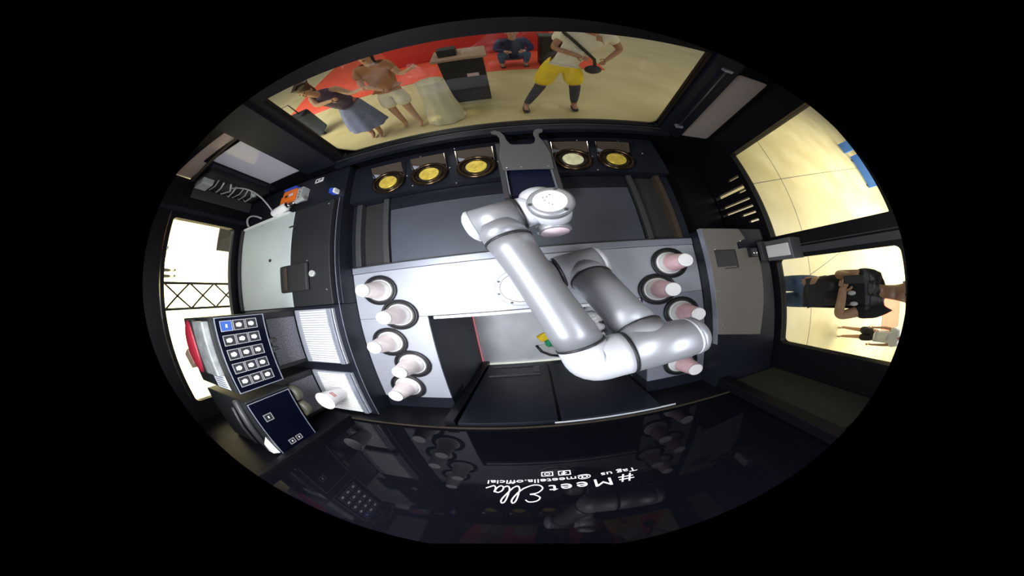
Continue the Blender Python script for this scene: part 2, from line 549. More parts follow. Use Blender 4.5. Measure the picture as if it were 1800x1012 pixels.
# frames
fr = MB()
fr.box(-0.93, 0.88, YF - 0.06, YF, -0.905, -0.872)
struct('trim_4', fr, M['black_satin'], 'black sill under the front window', bevel=0.003)
struct('trim_5', MB().box(-0.93, 0.88, YF - 0.012, YF - 0.004, -0.874, -0.868), M['dark_grey'], 'thin grey seal line along the front window sill')
struct('trim_6', MB().box(-0.95, 0.86, YB - 0.004, YB + 0.004, -0.803, -0.797), M['brown'], 'thin bright seal line under the dark back window')
struct('trim_7', MB().box(0.0, 0.52, YB, YB + 0.010, -0.822, -0.818), M['lightstrip'], 'short bright metal edge below the dark back window')
struct('trim_8', MB().box(0.80, 0.86, YB, YB + 0.06, -2.0, ZT), M['black'], 'black post at the right end of the dark back window', bevel=0.004)
struct('trim_9', MB().box(-0.99, -0.95, YB, YB + 0.03, -0.80, ZT), M['black'], 'black post at the left end of the dark back window', bevel=0.004)
struct('trim_10', MB().box(XR - 0.03, XR, 0.06, 0.10, -0.86, ZT).box(XR - 0.012, XR - 0.006, 0.112, 0.118, -0.86, -0.2), M['dark_grey'], 'dark mullion with a bright line between the right windows')
struct('trim_11', MB().box(0.87, XR - 0.01, YB + 0.001, YB + 0.012, -0.88, -0.25), mat('dark_olive_panel', (0.035, 0.035, 0.024), 0.5), 'dark olive panel in the right end of the back wall')
struct('trim_12', MB().box(XL, XL + 0.02, 0.80, 0.84, -0.9, ZT).box(-1.52, -1.49, YF - 0.03, YF, -0.9, -0.40), M['black_satin'], 'black posts in the front left corner')
struct('trim_13', MB().box(-1.16, -0.92, YF - 0.02, YF, -0.88, ZT), M['black_satin'], 'broad black post between the lilac window and the front window')
struct('trim_14', MB().box(0.83, 0.98, YF - 0.02, YF, -0.93, ZT), M['black_satin'], 'broad black post between the front window and the taupe window')
rl15 = MB()
rl15.add([(XL, YF - 0.012, -0.412), (-1.14, YF - 0.012, -0.352), (-1.14, YF - 0.012, -0.336), (XL, YF - 0.012, -0.392), (XL, YF, -0.412), (-1.14, YF, -0.352), (-1.14, YF, -0.336), (XL, YF, -0.392)],
         [(0, 1, 2, 3), (4, 7, 6, 5), (0, 4, 5, 1), (3, 2, 6, 7), (0, 3, 7, 4), (1, 5, 6, 2)])
struct('trim_15', rl15, M['brown'], 'brown rail under the peach light strip')
struct('trim_18', MB().box(XR - 0.006, XR, YB, 0.9, -0.222, -0.216), M['chrome'], 'thin bright seal line above the right windows')
struct('trim_19', MB().box(XL, XL + 0.006, -0.6, 0.8, -0.352, -0.346), M['chrome'], 'thin bright seal line above the left window')

# vent slots in the right wall
vt = thing('vent_panel', (XR + 0.01, 0.55, -1.16), 'black slotted vent panel under the upper right window', 'vent')
slots = [(0.705, -1.0, -0.93), (0.615, -1.10, -0.90), (0.585, -0.97, -0.91), (0.515, -1.10, -0.905), (0.455, -1.10, -0.90), (0.405, -1.02, -0.90), (0.345, -0.98, -0.905)]
edges = [0.30] + sum([[y - 0.009 if i != 1 else y - 0.016, y + 0.009 if i != 1 else y + 0.016] for i, (y, a, b) in reversed(list(enumerate(slots)))], []) + [0.78]
for k in range(0, len(edges), 2):
    obj('slat', MB().box(XR + 0.004, XR + 0.03, edges[k], edges[k + 1], -1.16, -0.90), M['black'], vt)
for (y, a, b) in slots:
    if a > -1.08:
        obj('slat', MB().box(XR + 0.006, XR + 0.028, y - 0.012, y + 0.012, -1.16, a), M['black'], vt)

# pit (operator well) walls
pw = MB()
pw.box(-0.50, -0.462, YB, -0.12, -2.0, -1.01)
pw.box(0.462, 0.50, YB, -0.12, -2.0, -1.01)
pw.box(-0.50, 0.50, -0.12, -0.09, -2.0, -1.03)
struct('wall_inner', pw, M['panel'], 'dark grey walls of the well in the middle of the kiosk')
struct('baseboard_1', MB().box(-0.462, -0.455, YB + 0.03, -0.13, -1.77, -1.76), M['redled'], 'red glowing strip at the foot of the well')
struct('baseboard_2', MB().box(-0.46, 0.46, YB + 0.002, YB + 0.012, -1.77, -1.745), M['led'], 'pale glowing strip along the back foot of the well')

# cabinet doors under the dark glass
dr = obj('door_1', MB().box(-0.40, 0.015, YB, YB + 0.022, -1.70, -0.82), M['black_satin'], bevel=0.003)
dr['kind'] = 'structure'; dr['label'] = 'black cabinet door left of the seam under the dark glass'
obj('door_handle', MB().box(-0.36, -0.04, YB + 0.022, YB + 0.034, -1.63, -1.615).box(-0.36, -0.04, YB + 0.022, YB + 0.034, -1.44, -1.425).box(-0.08, -0.04, YB + 0.022, YB + 0.034, -1.60, -1.47), M['dark_grey'], dr, label='grey recessed pull in the door')
dr = obj('door_2', MB().box(0.028, 0.45, YB, YB + 0.022, -1.70, -0.82), M['black_satin'], bevel=0.003)
dr['kind'] = 'structure'; dr['label'] = 'black cabinet door right of the seam under the dark glass'
struct('trim_16', MB().box(-0.46, -0.41, YB, YB + 0.04, -1.76, -0.82), M['black'], 'black door post at the left of the well', bevel=0.003)

# ------------------------------------------------------------------ counter
ct = thing('counter', (0, 0.0, -1.2), 'u shaped light steel counter around the well, robot bolted on it', 'counter')
obj('countertop', MB().box(-0.83, 0.78, -0.115, 0.188, -1.012, -1.0), M['steel'], ct, bevel=0.002)
obj('countertop', MB().box(-0.83, -0.46, -0.69, -0.116, -1.012, -1.0), M['steel'], ct, 'left wing of the counter with five cup holders', bevel=0.002)
obj('countertop', MB().box(0.46, 0.78, -0.69, -0.116, -1.012, -1.0), M['rail'], ct, 'right wing of the counter, dimmer light put into its colour', bevel=0.002)  # same counter as the left wing, its weaker light is in the colour
for q in ((-0.83, 0.78, -0.115, 0.188), (-0.83, -0.50, -0.69, -0.116), (0.50, 0.78, -0.69, -0.116)):
    obj('counter_body', MB().box(*q, -1.2, -1.013), M['panel'], ct)
obj('edge_strip', MB().box(-0.440, 0.455, -0.138, -0.1215, -1.035, -1.014), M['lightstrip'], ct, 'pale strip along the front edge of the counter')
for x0, x1 in ((-0.83, -0.46), (0.46, 0.78)):
    obj('shelf_end', MB().box(x0, x1, YB, -0.692, -1.2, -1.004), M['black_satin'], ct)
obj('back_rail', MB().box(-0.83, 0.78, 0.190, 0.230, -1.2, -0.994), M['rail'], ct, 'raised darker rail along the counter back', bevel=0.003)
obj('rail_seam', MB().box(-0.83, 0.78, 0.2305, 0.236, -1.2, -0.9935), M['ink'], ct)
for x0, x1, y0 in ((XL, -0.50, YB), (0.50, XR, YB), (-0.50, 0.50, -0.09)):
    obj('cabinet_body', MB().box(x0 + 0.001, x1 - 0.001, y0 + 0.001, YF - 0.001, -2.0, -1.21), M['black'], ct)

# dark equipment deck behind the counter
dk = thing('equipment_deck', (0, 0.42, -1.2), 'dark slate deck panel between the counter and the coffee ports', 'panel')
obj('panel', MB().box(-0.60, 0.535, 0.238, 0.610, -1.2, -1.004), M['panel'], dk, bevel=0.002)
for x0, x1, mm in ((-0.635, -0.605, 'dark_grey'), (-0.80, -0.768, 'dark_grey'), (0.545, 0.572, 'dark_grey')):
    obj('track', MB().box(x0, x1, 0.238, 0.70, -1.2, -0.990), M[mm], dk, bevel=0.002)
obj('track', MB().box(0.703, 0.730, 0.238, 0.72, -1.2, -0.990), M['brown'], dk, 'lighter taupe track at the right end', bevel=0.002)
obj('channel', MB().box(-0.767, -0.636, 0.238, 0.70, -1.2, -1.03), M['ink'], dk)
obj('channel', MB().box(0.573, 0.702, 0.238, 0.70, -1.2, -1.03), M['ink'], dk)
obj('panel_border', MB().box(-0.60, 0.535, 0.611, 0.70, -1.2, -1.002), M['black_satin'], dk)
obj('panel_border', MB().box(-0.828, 0.778, 0.705, 1.035, -1.2, -0.955), M['black_satin'], dk)
for x0, x1 in ((-0.83, -0.801), (0.731, 0.778)):
    obj('panel_border', MB().box(x0, x1, 0.238, 0.70, -1.2, -1.0), M['black_satin'], dk)

# ------------------------------------------------------------------ raised platforms left and right
pl = thing('left_platform', (-1.3, 0.36, -1.2), 'long raised black platform along the left of the counter', 'platform')
obj('platform_body', MB().box(-1.79, -0.832, YB, 0.0, -1.2, -0.876), M['black_satin'], pl, bevel=0.003)
obj('platform_side', MB().box(-1.79, -0.832, 0.002, 1.035, -1.2, -0.905), M['black_satin'], pl, bevel=0.003)
obj('edge_seal', MB().box(-0.8335, -0.8315, YB, 0.73, -0.878, -0.875), M['rail'], pl, 'thin bright line on the platform edge')
mc = thing('machine_cover', (-1.29, 0.37, -0.905), 'flat machine cover, left part coloured as lit, right part as shaded', 'cover')
obj('lit_cover', MB().box(-1.745, -1.172, 0.004, 0.728, -0.903, -0.874), M['cover'], mc, 'cover part with light put into its pale colour', bevel=0.004)  # lit part of one steel cover, its light put into the colour
obj('shaded_cover', MB().box(-1.170, -0.868, 0.004, 0.728, -0.903, -0.875), M['lid'], mc, 'cover part with shade put into its dark colour', bevel=0.003)  # rest of the same cover, shade put into the colour
hd = obj('handle', MB().box(-1.242, -1.010, 0.108, 0.300, -0.874, -0.852), M['ink'], mc, 'black square pull handle', bevel=0.012)
obj('grip', MB().box(-1.195, -1.165, 0.122, 0.286, -0.852, -0.842), M['brown'], hd, 'bronze grip bar', bevel=0.006)
obj('knob', MB().lathe((-0.985, 0.215, -0.875), (0, 0, 1), [(0, 0.022), (0.012, 0.022), (0.016, 0.016)], 20), M['greyplastic'], mc, 'round grey knob')
for (x, y, r) in ((-1.139, 0.538, 0.012), (-1.37, 0.377, 0.012)):
    obj('rubber_plug', MB().lathe((x, y, -0.8745), (0, 0, 1), [(0, r), (0.004, r)], 16), M['ink'], mc)
for (x, y) in ((-1.51, 0.71), (-1.48, 0.17), (-1.03, 0.31), (-0.90, 0.70), (-0.90, 0.1), (-1.2, 0.70), (-1.72, 0.03)):
    obj('screw', MB().lathe((x, y, -0.875), (0, 0, 1), [(0, 0.005), (0.002, 0.004)], 10), M['screw'], mc)
obj('label_tab', MB().box(-1.20, -1.14, 0.595, 0.607, -0.8745, -0.871), M['dark_grey'], mc)
obj('end_trim', MB().box(-1.745, -1.22, 0.729, 0.745, -0.905, -0.866), M['white'], mc, 'white ribbed strip on the far edge')
struct('trim_17', MB().box(-1.775, -1.750, 0.002, 0.74, -0.905, -0.86), M['dark_grey'], 'grey rail beside the left window', bevel=0.002)

pr = thing('right_platform', (0.92, -0.1, -1.2), 'raised taupe platform on the right with a cut corner', 'platform')
obj('platform_top', MB().prism([(0.752, -0.385), (1.045, -0.455), (1.075, -0.22), (1.088, -0.02), (1.085, 0.118), (1.075, 0.128), (0.985, 0.13), (0.95, 0.125), (0.95, 0.165), (1.02, 0.19), (0.992, 0.258), (0.752, 0.26)], -0.890, -0.872), M['taupe'], pr, bevel=0.002)
obj('platform_body', MB().box(0.782, 1.19, YB, 0.262, -1.2, -0.892), M['black_satin'], pr)
obj('platform_side', MB().box(0.782, 1.19, 0.264, 0.95, -1.2, -1.15), M['black'], pr)
obj('inset_lid', MB().box(0.79, 0.915, 0.02, 0.118, -0.872, -0.868), M['dark_grey'], pr, 'dark square inset')
for q in ((0.79, 0.914, 0.118, 0.122), (0.915, 0.919, 0.01, 0.122), (0.835, 0.914, 0.006, 0.010)):
    obj('inset_line', MB().box(*q, -0.872, -0.8665), M['ink'], pr)
for (x, y) in ((0.758, 0.255), (0.80, 0.128), (0.975, 0.175), (0.765, -0.12), (0.79, -0.33)):
    obj('screw', MB().lathe((x, y, -0.872), (0, 0, 1), [(0, 0.005), (0.003, 0.004)], 10), M['screw'], pr)
obj('edge_seal', MB().box(0.749, 0.752, -0.45, 0.26, -0.90, -0.871), M['rail'], pr)

# latch on the right wall
lt = thing('door_latch', (1.14, 0.09, -0.85), 'metal door latch with a bright plate between the right windows', 'latch')
obj('base_plate', MB().box(1.09, 1.205, 0.035, 0.165, -0.868, -0.845), M['dark_grey'], lt, bevel=0.003)
obj('bracket', MB().box(1.120, 1.215, 0.030, 0.160, -0.844, -0.690), M['dark_grey2'], lt, bevel=0.004)
obj('bright_plate', MB().box(1.106, 1.118, 0.052, 0.128, -0.830, -0.700), M['platebright'], lt, 'bright chrome plate', bevel=0.002)
obj('strike_block', MB().box(1.005, 1.055, 0.065, 0.125, -0.872, -0.845), M['rubber'], lt, bevel=0.004)
for (x, y) in ((1.02, 0.09), (1.04, 0.09)):
    obj('screw', MB().lathe((x, y, -0.845), (0, 0, 1), [(0, 0.007), (0.004, 0.005)], 10), M['screw'], lt)

# ------------------------------------------------------------------ cups in holders
CUPH = 0.128


def cup_mesh(h=CUPH, rt=0.058, rb=0.036):
    # upside down: rim (rt) at the bottom, base (rb) at the top
    b = MB()
    b.lathe((0, 0, 0), (0, 0, 1), [(0.0, rt - 0.004), (0.0, rt + 0.002), (0.004, rt + 0.003), (0.008, rt), (h * 0.22, rt - (rt - rb) * 0.24)], 32, cap=False)
    return b


def cup_body(h=CUPH, rt=0.058, rb=0.036):
    b = MB()
    b.lathe((0, 0, 0), (0, 0, 1), [(h * 0.22, rt - (rt - rb) * 0.24), (h * 0.93, rb + (rt - rb) * 0.05)], 32, cap=False)
    return b


def cup_base(h=CUPH, rt=0.058, rb=0.036):
    return MB().lathe((0, 0, 0), (0, 0, 1), [(h * 0.93, rb + (rt - rb) * 0.05), (h, rb), (h + 0.001, rb - 0.003)], 32)


def make_cup(pos, label, group, body='cup_pink', blab='dusty pink printed body'):
    t = thing('paper_cup', pos, label, 'cup', group)
    obj('rim', cup_mesh(), M['cup'], t, local=True)
    obj('printed_sleeve', cup_body(), M[body], t, blab, local=True)
    obj('cup_base', cup_base(), M['cup'], t, local=True)
    return t


def make_holder(pos, label, group):
    t = thing('cup_holder', pos, label, 'cup holder', group)
    obj('ring', MB().torus((0, 0, 0.0075), (0, 0, 1), 0.089, 0.007), M['rubber'], t, local=True)
    obj('ring', MB().torus((0, 0, 0.005), (0, 0, 1), 0.075, 0.004), M['dark_grey'], t, local=True)
    obj('seat', MB().lathe((0, 0, 0), (0, 0, 1), [(0.0, 0.086), (0.003, 0.086)], 32), M['ink'], t, local=True)
    obj('collar', MB().lathe((0, 0, 0.003), (0, 0, 1), [(0, 0.068), (0.006, 0.068), (0.006, 0.052)], 32, cap=False), M['white'], t, 'white inner collar', local=True)
    return t


LP = [(-0.68, 0.068), (-0.596, -0.097), (-0.683, -0.272), (-0.597, -0.428), (-0.668, -0.60)]
RP = [(0.621, 0.077), (0.535, -0.077), (0.645, -0.235), (0.535, -0.42), (0.635, -0.585)]
ll = ['farthest from dark glass', 'second row, beside the well', 'middle row', 'fourth row, beside the well', 'nearest the dark glass']
rl = ['farthest from dark glass', 'second row, beside upper arm', 'touching the robot elbow', 'hidden under the robot elbow', 'nearest the dark glass']
c0 = h0 = None
for side, PP, LL in (('left', LP, ll), ('right', RP, rl)):
    for (x, y), tx_ in zip(PP, LL):
        lab = 'upside-down %s paper cup on the %s counter wing, %s' % ('white' if side == 'left' else 'pink', side, tx_)
        hl = 'black ring cup holder on the %s counter wing, %s' % (side, tx_)
        g = 'paper cups waiting on the counter wings'
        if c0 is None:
            c0 = make_cup((x, y, -0.9905), lab, g, 'cup_overlit', 'pink printed body, strong light put into its pale colour')
            h0 = make_holder((x, y, -1.0), hl, 'ring cup holders on the counter wings')
        else:
            if side == 'right' and y == RP[0][1]:
                c0 = make_cup((x, y, -0.9905), lab, g)
            else:
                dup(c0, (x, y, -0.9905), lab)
            dup(h0, (x, y, -1.0), hl)

# ------------------------------------------------------------------ robot arm
V = Vector
rb = thing('robot_arm', (-0.075, 0.02, -1.0), 'silver six-joint robot arm standing on the steel counter', 'robot arm')


def fit(name, p0, axis, prof, m, lab=None, parent=rb, seg=40):
    return obj(name, MB().lathe(p0, axis, prof, seg), m, parent, lab)


def capround(L, r, e=0.02, n=5):
    pr_ = []
    for i in range(n + 1):
        a = math.pi / 2 * i / n
        pr_.append((e - e * math.cos(a), r - e + e * math.sin(a)))
    pr_ += [(L - e + e * math.sin(math.pi / 2 * i / n), r - e + e * math.cos(math.pi / 2 * i / n)) for i in range(n + 1)]
    return pr_


B0 = V((-0.045, 0.008, -1.0))
fit('base_flange', B0, (0, 0, 1), [(0, 0.104), (0.008, 0.104), (0.011, 0.100), (0.011, 0.080)], M['arm_white'])
fit('base_ring', B0 + V((0, 0, 0.014)), (0, 0, 1), [(0, 0.082), (0.002, 0.082)], M['band'])
fit('base_plate', B0 + V((0, 0, 0.015)), (0, 0, 1), [(0, 0.079), (0.004, 0.079)], M['arm_white'])
for i in range(8):
    a = i * math.pi / 4 + 0.3
    fit('bolt', B0 + V((0.092 * math.cos(a), 0.092 * math.sin(a), 0.009)), (0, 0, 1), [(0, 0.006), (0.006, 0.006)], M['dark_grey'], seg=8)
fit('base_foot', V((0.062, 0.045, -1.0)), (0, 0, 1), [(0, 0.085), (0.02, 0.085), (0.026, 0.079)], M['arm'])
fit('base_column', V((0.062, 0.045, -0.975)), (0, 0, 1), [(0, 0.060), (0.09, 0.060), (0.11, 0.058)], M['arm'])
SA = V((0.972, 0.235, 0)).normalized()
S0 = V((0.0, 0.038, -0.85))
fit('shoulder_housing', S0, SA, capround(0.10, 0.078, 0.03), M['arm_dark'])
S1 = V((0.178, 0.080, -0.85))
fit('shoulder_seam', S0 + SA * 0.10, SA, [(0, 0.074), (0.008, 0.074)], M['band'])
fit('shoulder_joint', S0 + SA * 0.108, SA, [(0, 0.078), (0.135, 0.078), (0.142, 0.074)], M['arm_dark'])
fit('shoulder_cap', S0 + SA * 0.250, SA, [(0, 0.077), (0.010, 0.078), (0.020, 0.070), (0.026, 0.055), (0.028, 0.0)], M['arm_white'], 'pale end cap of the shoulder')
T2 = V((0.272, -0.236, -0.565))
UA = (T2 - S1).normalized()
UL = (T2 - S1).length
fit('shoulder_collar', S1 + UA * 0.03, UA, [(0, 0.073), (0.055, 0.073)], M['arm_dark'])
fit('seam_band', S1 + UA * 0.085, UA, [(0, 0.0745), (0.007, 0.0745)], M['band'])
fit('upper_arm', S1 + UA * 0.092, UA, [(0, 0.072), (0.10, 0.067), (0.2, 0.065), (UL - 0.166, 0.069)], M['arm_dark'], 'dark grey upper arm tube')
fit('seam_band', T2 - UA * 0.074, UA, [(0, 0.0715), (0.007, 0.0715)], M['band'])
fit('elbow_collar', T2 - UA * 0.067, UA, [(0, 0.070), (0.067, 0.068)], M['arm_dark'])
EA = V((0.99, 0.115, 0)).normalized()
TC = V((0.111, -0.260, -0.555))
bandp = TC + EA * 0.085
fit('elbow_joint', bandp + EA * 0.008, EA, [(0, 0.0715), (0.150, 0.0715), (0.172, 0.069), (0.180, 0.066)], M['arm'])
fit('seam_band', bandp, EA, [(0, 0.0735), (0.008, 0.0735)], M['band'])
fit('elbow_cap', bandp + EA * 0.188, EA, [(0, 0.067), (0.004, 0.070), (0.018, 0.068), (0.030, 0.056), (0.036, 0.038), (0.038, 0.0)], M['arm'], 'rounded end cap of the elbow')
fit('elbow_stripe', bandp + EA * 0.1805, EA, [(0, 0.0700), (0.007, 0.0700)], M['arm_white'], 'pale stripe on the elbow')
# forearm with its elbow housing
W1 = V((-0.036, 0.174, -0.594))
E1 = V((0.090, -0.202, -0.558))
FA = (W1 - E1).normalized()
eh = MB()
# bent elbow: sweep a quarter bend from -FA direction into EA
pts = []
c_in = E1 - FA * 0.0
ctrl = TC - FA * 0.018 + EA * 0.0
c_out = bandp
q1_, q2_ = c_in - FA * 0.085, c_out - EA * 0.085
for i in range(17):
    t = i / 16
    pts.append(c_in * (1 - t) ** 3 + q1_ * 3 * t * (1 - t) ** 2 + q2_ * 3 * t * t * (1 - t) + c_out * t ** 3)
eh.tube(pts, [0.0605 + 0.0125 * min(1, 2.0 * i / 16) for i in range(17)], 40)
obj('elbow_housing', eh, M['arm_white'], rb, 'bright pale elbow housing')
fit('seam_band', E1, FA, [(0, 0.0625), (0.007, 0.0625)], M['band'])
FL = (W1 - E1).length
fit('forearm', E1 + FA * 0.007, FA, [(0, 0.060), (0.05, 0.0595), (0.15, 0.0545), (0.26, 0.0525), (FL - 0.05, 0.056), (FL - 0.007, 0.060)], M['arm'], 'silver forearm tube')
fit('seam_band', W1, FA, [(-0.007, 0.0625), (0.0, 0.0625)], M['band'])
fit('wrist_collar', W1, FA, [(0.0, 0.060), (0.055, 0.059)], M['arm'])
WA = V((0.136, 0.036, 0)).normalized()
WL = V((-0.112, 0.242, -0.603))
fit('wrist_joint', WL, WA, [(0, 0.058), (0.115, 0.058)], M['arm'])
fit('wrist_cap', WL, -WA, [(0, 0.057), (0.004, 0.0600), (0.012, 0.058), (0.022, 0.045), (0.028, 0.030), (0.030, 0.0)], M['arm_white'], 'pale domed cap on the left of the wrist')
fit('seam_band', WL + WA * 0.115, WA, [(0, 0.0595), (0.007, 0.0595)], M['band'])
fit('joint_neck', WL + WA * 0.122, WA, [(0, 0.056), (0.028, 0.054), (0.06, 0.050)], M['arm_white'])
C3 = V((0.088, 0.268, -0.60))
ax3 = (V((0.0740, 0.2595, -0.505)) - V((0.092, 0.252, -0.635))).normalized()
P3 = V((0.0755, 0.2640, -0.505))
fit('wrist_body', P3 - ax3 * 0.115, ax3, [(0, 0.046), (0.01, 0.049), (0.085, 0.050)], M['arm_white'])
fit('cap_rim', P3 - ax3 * 0.030, ax3, [(0, 0.050), (0.006, 0.0545), (0.020, 0.0560), (0.028, 0.0535), (0.032, 0.048), (0.032, 0.041)], M['arm'], 'silver rim of the wrist cap')
fit('cap_disc', P3 - ax3 * 0.004, ax3, [(0, 0.0405), (0.007, 0.0395), (0.009, 0.036), (0.010, 0.0)], M['white'], 'white round wrist cap')
u3 = ax3.orthogonal().normalized(); v3 = ax3.cross(u3)
for a in (0.4, 2.5, 4.6):
    fit('bolt', P3 + ax3 * 0.002 + (u3 * math.cos(a) + v3 * math.sin(a)) * 0.047, ax3, [(0, 0.005), (0.004, 0.004)], M['dark_grey'], seg=8)
for a, r_ in ((1.2, 0.014), (1.7, 0.018), (2.3, 0.012), (0.7, 0.02), (3.6, 0.012), (4.1, 0.017)):
    fit('print_dot', P3 + ax3 * 0.0058 + (u3 * math.cos(a) + v3 * math.sin(a)) * r_, ax3, [(0, 0.0016), (0.0008, 0.0016)], M['ink'], seg=6)
fit('back_flange', V((0.060, 0.295, -0.585)), V((-0.12, 0.95, -0.25)), [(0, 0.045), (0.03, 0.048), (0.045, 0.046), (0.05, 0.036)], M['arm_white'], 'pale flange behind the wrist')
ax6 = V((0.05, -1.0, 0.10)).normalized()
fit('tool_joint', V((0.084, 0.268, -0.638)), ax6, [(0, 0.046), (0.040, 0.046), (0.041, 0.042), (0.048, 0.042), (0.049, 0.047), (0.066, 0.047), (0.070, 0.043)], M['arm'])
fit('tool_flange', V((0.084, 0.268, -0.638)) + ax6 * 0.0695, ax6, [(0, 0.040), (0.004, 0.038), (0.005, 0.0)], M['pinkish'], 'pink tinted tool flange')

# ------------------------------------------------------------------ brass ports
gp = 'round brass ports along the front window'


def make_port(pos, label, disc):
    t = thing('brew_port', pos, label, 'port', gp)
    obj('outer_ring', MB().torus((0, 0, 0.010), (0, 0, 1), 0.084, 0.010), M['bronze_ring'], t, local=True)
    obj('well', MB().lathe((0, 0, 0), (0, 0, 1), [(0.0, 0.078), (0.002, 0.078)], 32), M['ink'], t, local=True)
    obj('inner_ring', MB().torus((0, 0, 0.008), (0, 0, 1), 0.064, 0.005), M['bronze_ring'], t, local=True)
    d = MB().lathe((0.0, 0, 0.004), (0, 0, 1), [(0.0, 0.050), (0.010, 0.050), (0.012, 0.047), (0.009, 0.04), (0.013, 0.03), (0.010, 0.018), (0.014, 0.0)], 28)
    obj('brass_disc', d, disc, t, local=True)
    obj('guard', MB().add([(-0.085, 0.075, 0.0), (0.085, 0.075, 0.0), (0.085, 0.125, 0.055), (-0.085, 0.125, 0.055), (-0.085, 0.079, -0.002), (0.085, 0.079, -0.002), (0.085, 0.129, 0.053), (-0.085, 0.129, 0.053)],
                          [(0, 1, 2, 3), (4, 7, 6, 5), (0, 4, 5, 1), (3, 2, 6, 7), (0, 3, 7, 4), (1, 5, 6, 2)]), M['brown'], t, 'slanted bronze guard plate', local=True)
    obj('cheek', MB().add([(-0.088, 0.02, 0.0), (-0.088, 0.125, 0.0), (-0.088, 0.125, 0.058), (-0.085, 0.02, 0.0), (-0.085, 0.125, 0.0), (-0.085, 0.125, 0.058)],
                          [(0, 1, 2), (3, 5, 4), (0, 2, 5, 3), (0, 3, 4, 1), (1, 4, 5, 2)]), M['chrome'], t, local=True)
    obj('cheek', MB().add([(0.085, 0.02, 0.0), (0.085, 0.125, 0.0), (0.085, 0.125, 0.058), (0.088, 0.02, 0.0), (0.088, 0.125, 0.0), (0.088, 0.125, 0.058)],
                          [(0, 1, 2), (3, 5, 4), (0, 2, 5, 3), (0, 3, 4, 1), (1, 4, 5, 2)]), M['chrome'], t, local=True)
    obj('gusset', MB().add([(-0.082, 0.07, 0.004), (-0.030, 0.078, 0.004), (-0.08, 0.085, 0.03), (-0.082, 0.073, 0.002), (-0.030, 0.081, 0.002), (-0.08, 0.088, 0.027)],
                           [(0, 1, 2), (3, 5, 4), (0, 3, 4, 1), (1, 4, 5, 2), (0, 2, 5, 3)]), M['rail'], t, local=True)
    obj('screw', MB().lathe((0.10, 0.03, 0.0), (0, 0, 1), [(0, 0.005), (0.004, 0.004)], 10), M['screw'], t, local=True)
    return t


xs = [-0.592, -0.373, -0.146, 0.298, 0.512]
pn = ['leftmost of the five, at the far left', 'second from the left', 'third from the left, beside the chute', 'pale disc, just right of the chute', 'rightmost of the five']
p0_ = None
for i, x in enumerate(xs):
    lab = 'round brass port in a dark ring, ' + pn[i]
    if p0_ is None:
        p0_ = make_port((x, 0.806, -0.9525), lab, M['gold'])
    elif i != 3:
        dup(p0_, (x, 0.806, -0.9525), lab)
    else:
        make_port((x, 0.806, -0.9525), lab, M['gold_pale'])
# screws on the deck
for (x, y) in ((-0.46, 0.74), (-0.245, 0.70), (0.40, 0.72), (-0.66, 0.98), (-0.43, 1.0), (-0.25, 1.02), (0.17, 1.02), (0.36, 1.0), (0.58, 1.0), (0.68, 0.88)):
    obj('screw', MB().lathe((x, y, -0.955), (0, 0, 1), [(0, 0.006), (0.004, 0.004)], 10), M['screw'], dk)

# ------------------------------------------------------------------ centre chute with forked end
ch = thing('delivery_chute', (0.07, 0.8, -1.0), 'grey delivery chute with a forked end between the brass ports', 'chute')
body = [(-0.026, 0.683), (0.180, 0.668), (0.186, 0.80), (0.172, 0.90), (0.160, 0.955), (0.164, 0.985), (0.186, 1.005), (0.188, 1.030), (0.168, 1.040), (0.146, 1.022), (0.138, 0.985), (0.140, 0.93), (0.130, 0.895), (0.115, 0.885), (0.035, 0.892), (0.022, 0.905), (0.012, 0.945), (0.006, 0.995), (-0.010, 1.035), (-0.034, 1.058), (-0.054, 1.045), (-0.050, 1.022), (-0.030, 1.010), (-0.018, 0.97), (-0.020, 0.90), (-0.034, 0.80)]
obj('fork_plate', MB().prism(body, -0.868, -0.860), M['dark_grey2'], ch, 'grey plate with two hooked arms', bevel=0.002)
obj('slide', MB().box(-0.012, 0.165, 0.52, 0.843, -0.953, -0.892), mat('dark_navy_sheet', (0.008, 0.010, 0.030), 0.3, 0.2), ch, 'dark navy slide bed', bevel=0.003)
for x0 in (-0.042, 0.172):
    obj('side_rail', MB().box(x0, x0 + 0.024, 0.50, 0.93, -0.953, -0.872), M['dark_grey'], ch, bevel=0.004)
for x0 in (-0.018, 0.168):
    obj('rail_edge', MB().box(x0, x0 + 0.004, 0.52, 0.90, -0.90, -0.870), M['rail'], ch)
for (x, y) in ((-0.010, 0.700), (0.05, 0.694), (0.16, 0.690)):
    obj('screw', MB().lathe((x, y, -0.860), (0, 0, 1), [(0, 0.005), (0.004, 0.004)], 10), M['screw'], ch)
obj('slide_foot', MB().box(-0.03, 0.18, 0.50, 0.53, -1.0, -0.93), M['black_satin'], ch)

